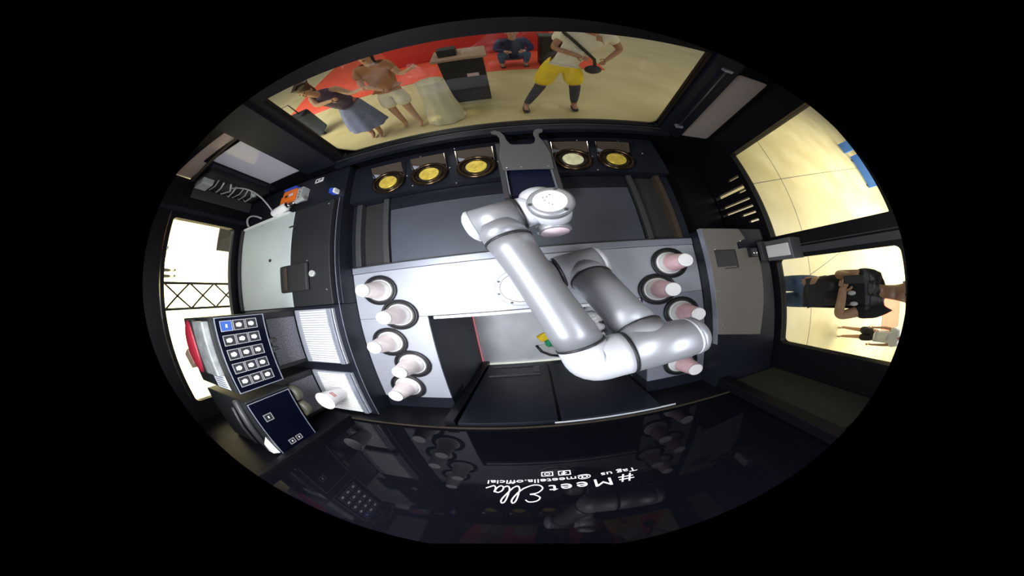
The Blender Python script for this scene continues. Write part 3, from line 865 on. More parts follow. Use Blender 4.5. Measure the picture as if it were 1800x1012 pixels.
# ------------------------------------------------------------------ coffee machines on the left
def coffee_machine(y0, y1, label, icons):
    yc = (y0 + y1) / 2
    t = thing('coffee_machine', (-1.25, yc, -0.876), label, 'coffee machine', 'coffee machines on the left platform')
    obj('body', MB().box(-1.42, -1.16, y0 + 0.01, y1 - 0.01, -0.876, -0.60), M['lid'], t, bevel=0.004)
    obj('head', MB().box(-1.42, -1.02, y0 + 0.004, y1 - 0.004, -0.598, -0.375), M['lid'], t, bevel=0.006)
    sp = obj('touch_screen', MB().box(-1.018, -1.000, y0 + 0.012, y1 - 0.012, -0.580, -0.372), M['screen'], t, 'dark navy touch screen', bevel=0.003)
    obj('screen_bezel', MB().holed('x', -1.000, 0.002, y0 + 0.010, y1 - 0.010, -0.582, -0.370, y0 + 0.0135, y1 - 0.0135, -0.578, -0.374, 0.004, 3), M['rail'], t, 'thin silver bezel')
    for (cy, cz, s, kind) in icons:
        ic = obj('icon', MB().box(-1.0, -0.9992, cy - s, cy + s, cz - s, cz + s), M['iconblue'] if kind == 2 else M['iconfill'], sp)
        f = MB().holed('x', -0.9990, 0.0006, cy - s, cy + s, cz - s, cz + s, cy - s + 0.003, cy + s - 0.003, cz - s + 0.003, cz + s - 0.003, 0.001, 2)
        obj('icon_frame', f, M['icon'], sp)
        g = MB()
        if kind == 0:
            g.lathe((-0.9990, cy, cz), (1, 0, 0), [(0, s * 0.42), (0.0007, s * 0.42)], 12)
            g.box(-0.9990, -0.9984, cy - s * 0.3, cy + s * 0.3, cz - s * 0.1, cz + s * 0.5)
        else:
            g.box(-0.9990, -0.9984, cy - s * 0.3, cy + s * 0.3, cz - s * 0.15, cz + s * 0.1)
        obj('icon_mark', g, M['iconwhite'], sp)
    # drip tray and its grate
    tr = obj('drip_tray', MB().box(-1.15, -0.865, y0 + 0.012, y1 - 0.012, -0.876, -0.858), M['steel'], t, 'steel drip tray', bevel=0.003)
    n = 22
    for i in range(n):
        yy = y0 + 0.02 + (y1 - y0 - 0.04) * (i + 0.5) / n
        obj('grate_bar', MB().box(-1.10, -0.905, yy - 0.0045, yy + 0.0045, -0.858, -0.850), M['white'], tr)
    obj('tray_edge', MB().box(-0.895, -0.868, y0 + 0.014, y1 - 0.014, -0.858, -0.846), M['rail'], tr, bevel=0.002)
    obj('back_grille', MB().box(-1.160, -1.150, y0 + 0.04, y1 - 0.05, -0.85, -0.68), M['speckle'], t, 'grey speckled back plate')
    for k in range(2):
        yy = yc + (k - 0.5) * 0.05
        obj('spout', MB().lathe((-1.075, yy, -0.60), (0, 0, -1), [(0, 0.026), (0.02, 0.026), (0.035, 0.014), (0.06, 0.011)], 20), M['dark_grey'], t)
    return t


def grid_icons():
    L = []
    for r in range(5):
        for c in range(3):
            cy = -0.062 - 0.060 * r - 0.004 * c
            cz = -0.440 - 0.040 * c - 0.003 * r
            L.append((cy, cz, 0.0185, 2 if (r == 0 and c == 0) else 0))
    return L


def grid_icons2():
    return [(-0.505, -0.458, 0.0185, 1), (-0.720, -0.440, 0.0165, 1), (-0.722, -0.482, 0.0165, 1)]


ic1 = [(-0.060 - 0.068 * r, -0.415 - 0.053 * c, 0.0250, 2 if (r == 0 and c == 0) else 0) for r in range(5) for c in range(3)]
m1 = coffee_machine(-0.395, -0.008, 'coffee machine whose touch screen shows fifteen lit icons', ic1)
m2 = coffee_machine(-0.775, -0.435, 'coffee machine with a mostly dark touch screen beside the dark glass', [(-0.545, -0.425, 0.020, 1), (-0.725, -0.450, 0.016, 1), (-0.725, -0.492, 0.016, 1)])
# things on top of the first machine
obj('vent_slot', MB().box(-1.055, -1.030, -0.39, -0.015, -0.375, -0.370), M['ink'], m1)
obj('water_tank', MB().box(-1.19, -1.07, -0.30, -0.03, -0.375, -0.345), M['hopper'], m1, 'grey translucent tank lid', bevel=0.006)
hp = thing('bean_hopper', (-1.27, -0.16, -0.375), 'dark red bean hopper lid on top of the first coffee machine', 'hopper')
obj('hopper_lid', MB().ball((-1.272, -0.165, -0.352), (0.050, 0.145, 0.022), 24, 12), M['red'], hp)
obj('hopper_base', MB().box(-1.325, -1.215, -0.31, -0.02, -0.375, -0.352), M['ink'], hp, bevel=0.006)
kb = obj('card_box', MB().cbox((-1.345, -0.235, -0.355), (0.08, 0.09, 0.04), (0, 0, 0.5)), M['kraft'], bevel=0.002)
tag(kb, 'small brown card box beside the red hopper lid', 'box')
st = thing('sticker', (-1.14, -0.34, -0.374), 'pale sticker with five lines of print on the machine top', 'sticker')
obj('sheet', MB().box(-1.21, -1.085, -0.385, -0.305, -0.375, -0.3735), M['paper'], st)
for i in range(5):
    obj('print_line', MB().box(-1.195, -1.105, -0.375 + i * 0.013, -0.371 + i * 0.013, -0.3735, -0.3728), M['ink'], st)
# second machine top: grey rounded tank and white funnel edge
obj('tank_rail', MB().tube([(-1.08, -0.44, -0.365), (-1.085, -0.60, -0.36), (-1.09, -0.76, -0.365)], 0.014, 12), M['dark_grey'], m2)
obj('tank_rail', MB().tube([(-1.16, -0.50, -0.365), (-1.18, -0.63, -0.36), (-1.18, -0.75, -0.365)], 0.007, 10), M['dark_grey'], m2)
obj('funnel', MB().add([(-1.045, -0.66, -0.373), (-1.025, -0.765, -0.373), (-1.10, -0.765, -0.373), (-1.06, -0.70, -0.352), (-1.04, -0.76, -0.350), (-1.075, -0.76, -0.352)], [(0, 2, 1), (3, 4, 5), (0, 1, 4, 3), (1, 2, 5, 4), (2, 0, 3, 5)]), M['white'], m2, 'white corner of a funnel')

# upright paper cup on the drip tray + two round lids near the spout
cp = thing('paper_cup', (-0.985, -0.602, -0.850), 'white paper cup with red print standing upright on the far drip tray', 'cup')
b = MB().lathe((0, 0, 0), (0, 0, 1), [(0, 0.038), (0.002, 0.040), (0.125, 0.058)], 32, cap=False)
b.lathe((0, 0, 0), (0, 0, 1), [(0.125, 0.0565), (0.085, 0.052), (0.0845, 0.0)], 32, cap=False)
obj('cup_wall', b, M['cup'], cp, local=True)
obj('rim', MB().torus((0, 0, 0.125), (0, 0, 1), 0.058, 0.0025, 32, 8), M['cup'], cp, local=True)
ptx = MB()
for i in range(5):
    a = 0.5 + i * 0.14
    for dz in (0.082, 0.094):
        r_ = 0.0405 + 0.0176 * dz / 0.123
        ptx.cbox((r_ * math.cos(a), r_ * math.sin(a), dz), (0.0016, 0.005, 0.008), (0, 0, a))
obj('print', ptx, mat('red_print', (0.45, 0.08, 0.08), 0.6), cp, 'small red print marks', local=True)
for (x, y) in ((-1.045, -0.50), (-1.035, -0.60)):
    obj('dispensing_head', MB().lathe((x, y, -0.64), (0, 0, 1), [(0, 0.046), (0.006, 0.050), (0.040, 0.050)], 32), mat('olive_disc', (0.07, 0.065, 0.045), 0.5), m2, 'round olive grey dispensing head')
# ------------------------------------------------------------------ front left corner electronics
rly = thing('relay_block', (-1.20, 0.87, -0.905), 'bright orange relay with a blue top strip near the machine cover', 'relay')
obj('case', MB().box(-1.285, -1.165, 0.83, 0.93, -0.905, -0.84), M['orange'], rly, bevel=0.004)
obj('step', MB().box(-1.32, -1.285, 0.83, 0.90, -0.905, -0.855), M['orange'], rly, bevel=0.003)
obj('blue_strip', MB().box(-1.275, -1.165, 0.932, 0.945, -0.905, -0.83), M['blue'], rly, 'blue strip', bevel=0.002)
obj('terminal', MB().box(-1.163, -1.115, 0.82, 0.925, -0.905, -0.85), M['greyplastic'], rly, 'grey terminal block', bevel=0.002)
obj('print_mark', MB().box(-1.26, -1.235, 0.865, 0.885, -0.84, -0.8395), M['ink'], rly)
obj('print_mark', MB().box(-1.225, -1.185, 0.865, 0.89, -0.84, -0.8395), M['pinkish'], rly)
for i in range(4):
    obj('terminal_screw', MB().lathe((-1.14, 0.835 + i * 0.024, -0.85), (0, 0, 1), [(0, 0.008), (0.003, 0.006)], 10), M['screw'], rly)
bt = thing('canister', (-1.30, 0.78, -0.87), 'white cylindrical canister lying behind the machine cover', 'canister')
obj('barrel', MB().rod((-1.36, 0.760, -0.855), (-1.235, 0.790, -0.855), 0.034, 0.034, 28, 0.014), M['white'], bt)
obj('clamp', MB().rod((-1.228, 0.792, -0.855), (-1.205, 0.797, -0.855), 0.030, 0.030, 20, 0.003).rod((-1.205, 0.797, -0.855), (-1.17, 0.806, -0.862), 0.014, 0.014, 12), M['chrome'], bt, 'metal clamp')
obj('fitting', MB().rod((-1.170, 0.806, -0.862), (-1.10, 0.82, -0.868), 0.018, 0.018, 12, 0.003), M['greyplastic'], bt)
lb = tag(obj('warning_label', MB().box(-1.085, -1.02, 0.965, 1.005, -0.9045, -0.9025).box(-1.085, -1.02, 0.965, 1.005, -0.9025, -0.9020), M['white']), 'small white label with black marks by the orange relay', 'label')
obj('print_mark', MB().box(-1.075, -1.060, 0.975, 0.995, -0.9020, -0.9012).box(-1.050, -1.030, 0.985, 0.995, -0.9020, -0.9012).box(-1.050, -1.045, 0.970, 0.98, -0.9020, -0.9012), M['ink'], lb)
pg = thing('cable_plug', (-0.885, 0.80, -0.955), 'small blue and white cable plug right of the machine cover', 'plug')
obj('shell', MB().box(-0.905, -0.885, 0.785, 0.825, -0.905, -0.86), M['blue'], pg, bevel=0.002)
obj('plug_tip', MB().box(-0.883, -0.868, 0.785, 0.82, -0.905, -0.865), M['white'], pg, bevel=0.002)
# wiring board in the corner
wbz = thing('wiring_board', (-1.66, 1.04, -0.88), 'black wiring board with tangled grey cables in the front left corner', 'electronics')
obj('board', MB().box(-1.79, -1.54, 1.05, 1.09, -0.88, -0.42), M['ink'], wbz)
obj('side_strip', MB().box(-1.795, -1.780, 0.94, 1.04, -0.90, -0.43), M['dark_grey'], wbz, 'teal grey side strip', bevel=0.003)
obj('power_box', MB().box(-1.74, -1.62, 1.0, 1.05, -0.50, -0.42), M['greyplastic'], wbz, 'grey power box', bevel=0.004)
for k in range(7):
    z = -0.52 - 0.045 * k
    ps = [(-1.74 + 0.02 * random.random(), 1.03, z), (-1.70, 1.0 - 0.01 * random.random(), z - 0.02 + 0.04 * random.random()), (-1.64, 1.01, z - 0.03 * random.random()), (-1.58 + 0.02 * random.random(), 1.03, z + 0.03 * random.random())]
    obj('wire', MB().tube(ps, 0.004 + 0.003 * random.random(), 8), M['cable'], wbz)
obj('module', MB().box(-1.70, -1.60, 1.02, 1.05, -0.66, -0.58), M['dark_grey'], wbz, bevel=0.003)
obj('module', MB().box(-1.68, -1.60, 1.02, 1.05, -0.78, -0.72), M['dark_grey'], wbz, bevel=0.003)
obj('round_plug', MB().ball((-1.60, 1.02, -0.80), 0.022), M['greyplastic'], wbz)
cpts = []
for i in range(15):
    t = i / 14
    a = V((-1.62, 1.02, -0.62)); bb = V((-1.40, 1.00, -0.70)); c = V((-1.42, 0.86, -0.83)); d = V((-1.42, 0.80, -0.895))
    cpts.append(a * (1 - t) ** 3 + bb * 3 * t * (1 - t) ** 2 + c * 3 * t * t * (1 - t) + d * t ** 3)
tag(obj('cable', MB().tube(cpts, 0.006, 8), M['cable']), 'grey cable curving down from the corner wiring board', 'cable')
cpts = []
for i in range(15):
    t = i / 14
    a = V((-1.735, 0.77, -0.90)); bb = V((-1.74, 0.86, -0.84)); c = V((-1.62, 0.86, -0.84)); d = V((-1.56, 0.80, -0.89))
    cpts.append(a * (1 - t) ** 3 + bb * 3 * t * (1 - t) ** 2 + c * 3 * t * t * (1 - t) + d * t ** 3)
tag(obj('cable', MB().tube(cpts, 0.008, 8), M['cable']), 'short looped cable at the far left corner of the machine cover', 'cable')
# thin bar beside the front window
br = thing('guide_bar', (0.895, 1.07, -0.9), 'thin black guide bar beside the right edge of the front window', 'bar')
obj('bar', MB().rod((0.905, 1.065, -0.80), (0.905, 1.065, -0.30), 0.006, 0.006, 10), M['dark_grey'], br)
obj('bar_end', MB().box(0.885, 0.925, 1.05, 1.08, -0.81, -0.795), M['rail'], br)
obj('bar_end', MB().box(0.885, 0.925, 1.05, 1.08, -0.31, -0.295), M['rail'], br)

# ------------------------------------------------------------------ things in the well
sp_ = tag(obj('sponge', MB().cbox((0.03, -0.50, -1.735), (0.10, 0.07, 0.05), (0.1, 0.1, 0.5)), M['sponge'], bevel=0.008), 'yellow sponge lying on the well floor by the forearm', 'sponge')
g_ = MB()
for i in range(6):
    g_.ball((0.07 + 0.022 * math.cos(i * 1.3), -0.565 + 0.026 * math.sin(i * 1.7), -1.745), (0.028, 0.034, 0.022), 10, 6)
tag(obj('cleaning_cloth', g_, M['green']), 'crumpled green cleaning cloth beside the yellow sponge', 'cloth')
dp = thing('dustpan', (0.07, -0.66, -1.77), 'grey dustpan with a dark rim on the well floor', 'dustpan')
obj('pan', MB().prism([(-0.03, -0.60), (0.03, -0.585), (0.12, -0.66), (0.13, -0.72), (0.06, -0.70), (0.0, -0.66)], -1.77, -1.745), M['greyplastic'], dp, bevel=0.006)
obj('pan_rim', MB().tube([(-0.04, -0.592, -1.745), (-0.01, -0.665, -1.74), (0.05, -0.712, -1.74), (0.13, -0.735, -1.74)], 0.011, 10), M['rubber'], dp)
fb = MB()
for i in range(9):
    fb.ball((0.37 + 0.04 * math.sin(i * 2.1), -0.33 - 0.030 * i, -1.72 + 0.012 * math.sin(i * 3.3)), (0.075, 0.045, 0.04), 9, 6)
tag(obj('foil_bag', fb, M['foil']), 'crumpled silver bag on the well floor behind the forearm', 'bag')
hb = MB()
for i in range(6):
    hb.tube([(0.20 + 0.02 * i, -0.18 - 0.02 * i, -1.74), (0.25 + 0.015 * i, -0.23, -1.70 + 0.01 * i), (0.31, -0.25 - 0.01 * i, -1.74)], 0.010, 8)
tag(obj('hose_bundle', hb, M['rubber']), 'tangled black hoses at the back of the well floor', 'hose')

# ------------------------------------------------------------------ lettering on the dark glass
YT = YB - 0.011


def text_obj(name, body_, size, x, z, rot=0.0, parent=None, italic=0.0, spacing=1.0, xs=1.45):
    cu = bpy.data.curves.new(name, 'FONT')
    cu.body = body_
    cu.size = size
    cu.extrude = 0.0006
    cu.offset = 0.0
    cu.space_character = spacing
    cu.shear = italic
    cu.resolution_u = 4
    tmp = bpy.data.objects.new(name + '_tmp', cu)
    COL.objects.link(tmp)
    dg = bpy.context.evaluated_depsgraph_get()
    me = bpy.data.meshes.new_from_object(tmp.evaluated_get(dg))
    bpy.data.objects.remove(tmp)
    bpy.data.curves.remove(cu)
    for vv in me.vertices:
        vv.co.x *= xs
    me.materials.clear()
    me.materials.append(M['letter'])
    o = bpy.data.objects.new(name, me)
    COL.objects.link(o)
    # faces +y, reads from +x towards -x
    R_ = Matrix.Rotation(rot, 4, 'Y') @ Matrix.Rotation(math.pi, 4, 'Z') @ Matrix.Rotation(math.pi / 2, 4, 'X')
    o.matrix_local = Matrix.Translation(Vector((x, YT + 0.0008, z + H)) - (parent.location if parent else Vector((0, 0, 0)))) @ R_
    if parent: o.parent = parent
    return o


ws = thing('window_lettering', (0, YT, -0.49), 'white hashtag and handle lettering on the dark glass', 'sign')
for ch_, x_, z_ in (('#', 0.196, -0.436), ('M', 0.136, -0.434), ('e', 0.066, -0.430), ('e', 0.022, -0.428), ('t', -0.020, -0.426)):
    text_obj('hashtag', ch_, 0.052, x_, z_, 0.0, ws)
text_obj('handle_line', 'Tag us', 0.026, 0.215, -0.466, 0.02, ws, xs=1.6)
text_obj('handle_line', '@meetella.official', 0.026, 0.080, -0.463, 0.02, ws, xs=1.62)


def stroke(name, pts, r, parent, mm):
    b_ = MB()
    pp = [V((p[0], YT + 0.0012, p[1])) for p in pts]
    # Catmull-Rom
    out = []
    for i in range(len(pp) - 1):
        p0, p1, p2, p3 = pp[max(i - 1, 0)], pp[i], pp[i + 1], pp[min(i + 2, len(pp) - 1)]
        for k in range(6):
            t = k / 6
            out.append(0.5 * ((2 * p1) + (-p0 + p2) * t + (2 * p0 - 5 * p1 + 4 * p2 - p3) * t * t + (-p0 + 3 * p1 - 3 * p2 + p3) * t ** 3))
    out.append(pp[-1])
    b_.tube(out, r, 6)
    o_ = obj(name, b_, mm, parent)
    return o_


def script(name, pts, ox, oz, s, r=0.0026):
    # pts in reading space (right = +), mirrored to world (-x)
    return stroke(name, [(ox - p[0] * s, oz + p[1] * s) for p in pts], r, ws, M['letter'])


# script "Ella"
script('script_letter', [(1.05, 1.75), (0.8, 2.0), (0.3, 1.9), (0.1, 1.5), (0.5, 1.15), (0.75, 1.1), (0.25, 0.95), (-0.1, 0.45), (0.1, 0.05), (0.6, 0.0), (1.2, 0.35)], -0.066, -0.430, 0.040, 0.0023)
script('script_letter', [(1.2, 0.35), (1.6, 0.9), (1.95, 1.7), (1.9, 2.1), (1.7, 1.9), (1.55, 1.1), (1.5, 0.4), (1.65, 0.05), (1.95, 0.25)], -0.066, -0.430, 0.040, 0.0023)
script('script_letter', [(1.95, 0.25), (2.3, 0.9), (2.65, 1.7), (2.6, 2.1), (2.4, 1.9), (2.25, 1.1), (2.2, 0.4), (2.35, 0.05), (2.6, 0.2)], -0.066, -0.430, 0.040, 0.0023)
script('script_letter', [(3.2, 0.75), (2.95, 0.85), (2.7, 0.6), (2.65, 0.2), (2.85, 0.02), (3.1, 0.3), (3.25, 0.8), (3.2, 0.3), (3.35, 0.02), (3.6, 0.15), (3.9, 0.35)], -0.066, -0.430, 0.040, 0.0023)
# two square icons
def ricon(cx, cz, sx, sz):
    return MB().holed('y', YT, 0.0012, cx - sx, cx + sx, cz - sz, cz + sz, cx - sx + 0.003, cx + sx - 0.003, cz - sz + 0.0024, cz + sz - 0.0024, sz * 0.3, 4)


ri = ricon(-0.047, -0.486, 0.0175, 0.0115)
for i in range(20):
    a0_, a1_ = 2 * math.pi * i / 20, 2 * math.pi * (i + 1) / 20
    ri.add([(-0.047 + rr_ * 1.5 * math.cos(aa), YT + 0.0012, -0.486 + rr_ * math.sin(aa)) for rr_, aa in ((0.0042, a0_), (0.0062, a0_), (0.0062, a1_), (0.0042, a1_))], [(0, 1, 2, 3)])
obj('square_icon', ri, M['letter'], ws, 'rounded square icon with a ring inside')
obj('square_icon', ricon(0.004, -0.486, 0.0185, 0.012).box(0.0, 0.006, YT, YT + 0.0014, -0.496, -0.480).box(-0.006, 0.011, YT, YT + 0.0014, -0.4865, -0.4835).box(-0.005, 0.003, YT, YT + 0.0014, -0.480, -0.4775), M['letter'], ws, 'square icon with a small letter shape')


# ------------------------------------------------------------------ people and things outside
def skin_obj(name, joints, edges, m, parent, sub=2, flat=None):
    me = bpy.data.meshes.new(name)
    names = list(joints)
    base = root_world(parent)
    me.from_pydata([tuple(Vector(joints[n][0]) + Vector((0, 0, H)) - base) for n in names], [(names.index(a), names.index(b)) for a, b in edges], [])
    o = bpy.data.objects.new(name, me)
    COL.objects.link(o)
    o.parent = parent
    s = o.modifiers.new('skin', 'SKIN')
    s.use_smooth_shade = True
    for i, n in enumerate(names):
        r = joints[n][1]
        me.skin_vertices[0].data[i].radius = r if isinstance(r, tuple) else (r, r)
    me.skin_vertices[0].data[0].use_root = True
    sb = o.modifiers.new('sub', 'SUBSURF')
    sb.levels = sub; sb.render_levels = sub
    me.materials.append(m)
    return o


def person(name_lab, pos, face, height=1.68, skin='skin', hair='hair', hairlen=0.0, top='whitecloth', bottom='jeans', bottom_kind='trousers', shoes='shoe', pose=None, sleeves='short', group=None):
    """pos: (x,y) on the mall floor; face: heading angle (direction looked at). pose: joint overrides in body space (right, fwd, up) in units of height"""
    t = thing('person', (pos[0], pos[1], -2.0), name_lab, 'person', group)
    h = height
    c, s = math.cos(face), math.sin(face)
    def W(p):
        r, f, u = p[0] * h, p[1] * h, p[2] * h
        # forward = (c,s), right = (s,-c)
        return (pos[0] + f * c + r * s, pos[1] + f * s - r * c, -2.0 + u)
    J = {'pelvis': (0, 0, 0.52), 'waist': (0, 0, 0.60), 'chest': (0, 0.0, 0.72), 'neck': (0, 0.0, 0.83), 'head': (0, 0.01, 0.93),
         'shR': (0.105, 0, 0.80), 'elR': (0.14, 0.02, 0.64), 'wrR': (0.14, 0.08, 0.50), 'shL': (-0.105, 0, 0.80), 'elL': (-0.14, 0.02, 0.64), 'wrL': (-0.14, 0.08, 0.50),
         'hipR': (0.055, 0, 0.50), 'knR': (0.06, 0.02, 0.28), 'anR': (0.06, 0, 0.05), 'hipL': (-0.055, 0, 0.50), 'knL': (-0.06, 0.02, 0.28), 'anL': (-0.06, 0, 0.05)}
    if pose: J.update(pose)
    def toe(a): 
        p = J[a]; return (p[0], p[1] + 0.085, 0.018)
    R = lambda x: x * h
    body = {'pelvis': (W(J['pelvis']), (R(0.085), R(0.062))), 'waist': (W(J['waist']), (R(0.072), R(0.055))), 'chest': (W(J['chest']), (R(0.082), R(0.055))), 'neck': (W(J['neck']), R(0.034)),
            'jaw': (W((J['neck'][0] * 0.35 + J['head'][0] * 0.65, J['neck'][1] * 0.35 + J['head'][1] * 0.65 + 0.006, J['neck'][2] * 0.4 + J['head'][2] * 0.6)), R(0.036)),
            'head': (W(J['head']), (R(0.048), R(0.056))), 'crown': (W((J['head'][0], J['head'][1] - 0.005, J['head'][2] + 0.035)), R(0.036))}
    ed = [('pelvis', 'waist'), ('waist', 'chest'), ('chest', 'neck'), ('neck', 'jaw'), ('jaw', 'head'), ('head', 'crown')]
    for q in 'RL':
        body['sh' + q] = (W(J['sh' + q]), R(0.034)); body['el' + q] = (W(J['el' + q]), R(0.024)); body['wr' + q] = (W(J['wr' + q]), R(0.016))
        body['hip' + q] = (W(J['hip' + q]), R(0.054)); body['kn' + q] = (W(J['kn' + q]), R(0.035)); body['an' + q] = (W(J['an' + q]), R(0.022)); 
        an = J['an' + q]
        body['toe' + q] = (W((an[0], an[1] + 0.07, max(0.012, an[2] - 0.03))), R(0.016))
        ed += [('chest', 'sh' + q), ('sh' + q, 'el' + q), ('el' + q, 'wr' + q), ('pelvis', 'hip' + q), ('hip' + q, 'kn' + q), ('kn' + q, 'an' + q), ('an' + q, 'toe' + q)]
        # palm and fingers, rooted at the wrist
        e_, w_ = Vector(J['el' + q]), Vector(J['wr' + q])
        d = (w_ - e_).normalized()
        sd = d.cross(Vector((0, 1, 0.2))).normalized()
        if sd.length < 0.5: sd = Vector((1, 0, 0))
        palm = w_ + d * 0.035
        body['palm' + q] = (W(palm), (R(0.017), R(0.010)))
        ed.append(('wr' + q, 'palm' + q))
    o_ = skin_obj('body', body, ed, M[skin], t, 2)
    for q in 'RL':
        e_, w_ = Vector(J['el' + q]), Vector(J['wr' + q])
        d = (w_ - e_).normalized()
        sd = d.cross(Vector((0.1, 1, 0.2))).normalized()
        nn = d.cross(sd).normalized()
        palm = w_ + d * 0.035
        for k, (off, ln) in enumerate(((0.011, 0.036), (0.004, 0.042), (-0.004, 0.039), (-0.011, 0.031))):
            a = palm + sd * off
            f = {'a': (W(a), R(0.0052)), 'b': (W(a + d * ln * 0.5 + sd * off * 0.2), R(0.0048)), 'c': (W(a + d * ln * 0.85 + nn * 0.012), R(0.0042))}
            skin_obj('finger', f, [('a', 'b'), ('b', 'c')], M[skin], t, 1)
        a = w_ + d * 0.012 + sd * 0.012
        f = {'a': (W(a), R(0.0058)), 'b': (W(a + d * 0.016 + sd * 0.014), R(0.0052)), 'c': (W(a + d * 0.034 + sd * 0.018), R(0.0045))}
        skin_obj('thumb', f, [('a', 'b'), ('b', 'c')], M[skin], t, 1)
    # face
    hd_ = Vector(J['head'])
    fm = MB()
    for sx in (-1, 1):
        fm = MB()
        fm.ball(W((hd_.x + sx * 0.018, hd_.y + 0.050, hd_.z + 0.002)), R(0.0055), 10, 6)
        obj('eye', fm, M['eye'], t)
    obj('nose', MB().ball(W((hd_.x, hd_.y + 0.060, hd_.z - 0.014)), (R(0.007), R(0.007), R(0.012)), 10, 6), M[skin], t)
    obj('mouth', MB().ball(W((hd_.x, hd_.y + 0.046, hd_.z - 0.034)), (R(0.012), R(0.012), R(0.004)), 10, 6), M['lips'], t)
    em = MB()
    for sx in (-1, 1):
        em = MB()
        em.ball(W((hd_.x + sx * 0.050, hd_.y, hd_.z - 0.004)), (R(0.008), R(0.008), R(0.014)), 10, 6)
        obj('ear', em, M[skin], t)
    # hair cap
    hm = {'a': (W((hd_.x, hd_.y - 0.014, hd_.z + 0.018)), (R(0.054), R(0.058))), 'b': (W((hd_.x, hd_.y - 0.006, hd_.z + 0.048)), R(0.040))}
    he = [('a', 'b')]
    if hairlen > 0:
        hm['c'] = (W((hd_.x, hd_.y - 0.045, hd_.z - 0.04)), R(0.046)); hm['d'] = (W((hd_.x, hd_.y - 0.055, hd_.z - 0.04 - hairlen)), R(0.030))
        he += [('a', 'c'), ('c', 'd')]
    skin_obj('hair', hm, he, M[hair], t, 2)
    # top
    k = 1.13
    tp = {'waist': (W(J['waist']), (R(0.094), R(0.078))), 'hem': (W(((J['pelvis'][0] + J['waist'][0]) / 2, (J['pelvis'][1] + J['waist'][1]) / 2, (J['pelvis'][2] + J['waist'][2]) / 2 - 0.02)), (R(0.102), R(0.082))),
          'chest': (W(J['chest']), (R(0.108), R(0.086))), 'collar': (W((J['neck'][0], J['neck'][1], J['neck'][2] - 0.022)), R(0.045))}
    te = [('waist', 'hem'), ('waist', 'chest'), ('chest', 'collar')]
    for q in 'RL':
        sh, el, wr = Vector(J['sh' + q]), Vector(J['el' + q]), Vector(J['wr' + q])
        tp['sh' + q] = (W(sh), R(0.050)); te.append(('chest', 'sh' + q))
        if sleeves == 'short':
            tp['sl' + q] = (W(sh.lerp(el, 0.6)), R(0.042)); te.append(('sh' + q, 'sl' + q))
        elif sleeves == 'long':
            tp['el' + q] = (W(el), R(0.032)); tp['wr' + q] = (W(wr), R(0.023)); te += [('sh' + q, 'el' + q), ('el' + q, 'wr' + q)]
    skin_obj('shirt', tp, te, M[top], t, 2)
    # bottom
    if bottom_kind in ('trousers', 'shorts'):
        bt_ = {'pelvis': (W(J['pelvis']), (R(0.094), R(0.072))), 'waist': (W((J['waist'][0], J['waist'][1], J['waist'][2] - 0.02)), (R(0.080), R(0.062)))}
        be = [('pelvis', 'waist')]
        for q in 'RL':
            hp_, kn, an = Vector(J['hip' + q]), Vector(J['kn' + q]), Vector(J['an' + q])
            wide = 1.35 if bottom_kind == 'shorts' else 1.0
            bt_['hip' + q] = (W(hp_), R(0.062 * (1.1 if wide > 1 else 1))); be.append(('pelvis', 'hip' + q))
            if bottom_kind == 'shorts':
                bt_['kn' + q] = (W(hp_.lerp(kn, 0.92)), R(0.068)); be.append(('hip' + q, 'kn' + q))
            else:
                bt_['kn' + q] = (W(kn), R(0.042)); bt_['an' + q] = (W(kn.lerp(an, 0.93)), R(0.030)); be += [('hip' + q, 'kn' + q), ('kn' + q, 'an' + q)]
        skin_obj(bottom_kind, bt_, be, M[bottom], t, 2)
        if bottom_kind == 'shorts' and shoes:
            for q in 'RL':
                kn, an, hp_ = Vector(J['kn' + q]), Vector(J['an' + q]), Vector(J['hip' + q])
                skin_obj('legging', {'a': (W(hp_.lerp(kn, 0.8)), R(0.044)), 'b': (W(kn), R(0.039)), 'c': (W(kn.lerp(an, 0.4)), R(0.036)), 'd': (W(kn.lerp(an, 0.92)), R(0.026))}, [('a', 'b'), ('b', 'c'), ('c', 'd')], M['darkleg'], t, 2)
    else:
        hemz = 0.20
        cx_, cy_ = (J['anR'][0] + J['anL'][0]) / 2, (J['anR'][1] + J['anL'][1]) / 2
        b_ = MB()
        rings = [(J['waist'][0], J['waist'][1], J['waist'][2] - 0.01, 0.078, 0.06), (J['pelvis'][0], J['pelvis'][1], J['pelvis'][2], 0.100, 0.082), (cx_, cy_, 0.36, 0.140, 0.12), (cx_, cy_, hemz, 0.175, 0.15)]
        vs = []
        seg = 32
        for (rx_, fy, uz, ra, rb_) in rings:
            for i in range(seg):
                a = 2 * math.pi * i / seg
                wv = 1 + (0.06 * math.sin(a * 8) if uz < 0.4 else 0)
                vs.append(W((rx_ + ra * wv * math.cos(a), fy + rb_ * wv * math.sin(a), uz)))
        fs = [(q_ * seg + i, q_ * seg + (i + 1) % seg, (q_ + 1) * seg + (i + 1) % seg, (q_ + 1) * seg + i) for q_ in range(3) for i in range(seg)]
        b_.add(vs, fs, True)
        obj('skirt', b_, M[bottom], t)
    if shoes:
        for q in 'RL':
            an = Vector(J['an' + q])
            skin_obj('shoe', {'heel': (W((an.x, an.y - 0.015, an.z - 0.022)), (R(0.024), R(0.022))), 'mid': (W((an.x, an.y + 0.035, an.z - 0.028)), (R(0.026), R(0.018))), 'toe': (W((an.x, an.y + 0.09, an.z - 0.032)), (R(0.024), R(0.013)))}, [('heel', 'mid'), ('mid', 'toe')], M[shoes], t, 2)
    return t, W, J


FACE_US = -math.pi / 2   # looking back at the kiosk (towards -y)
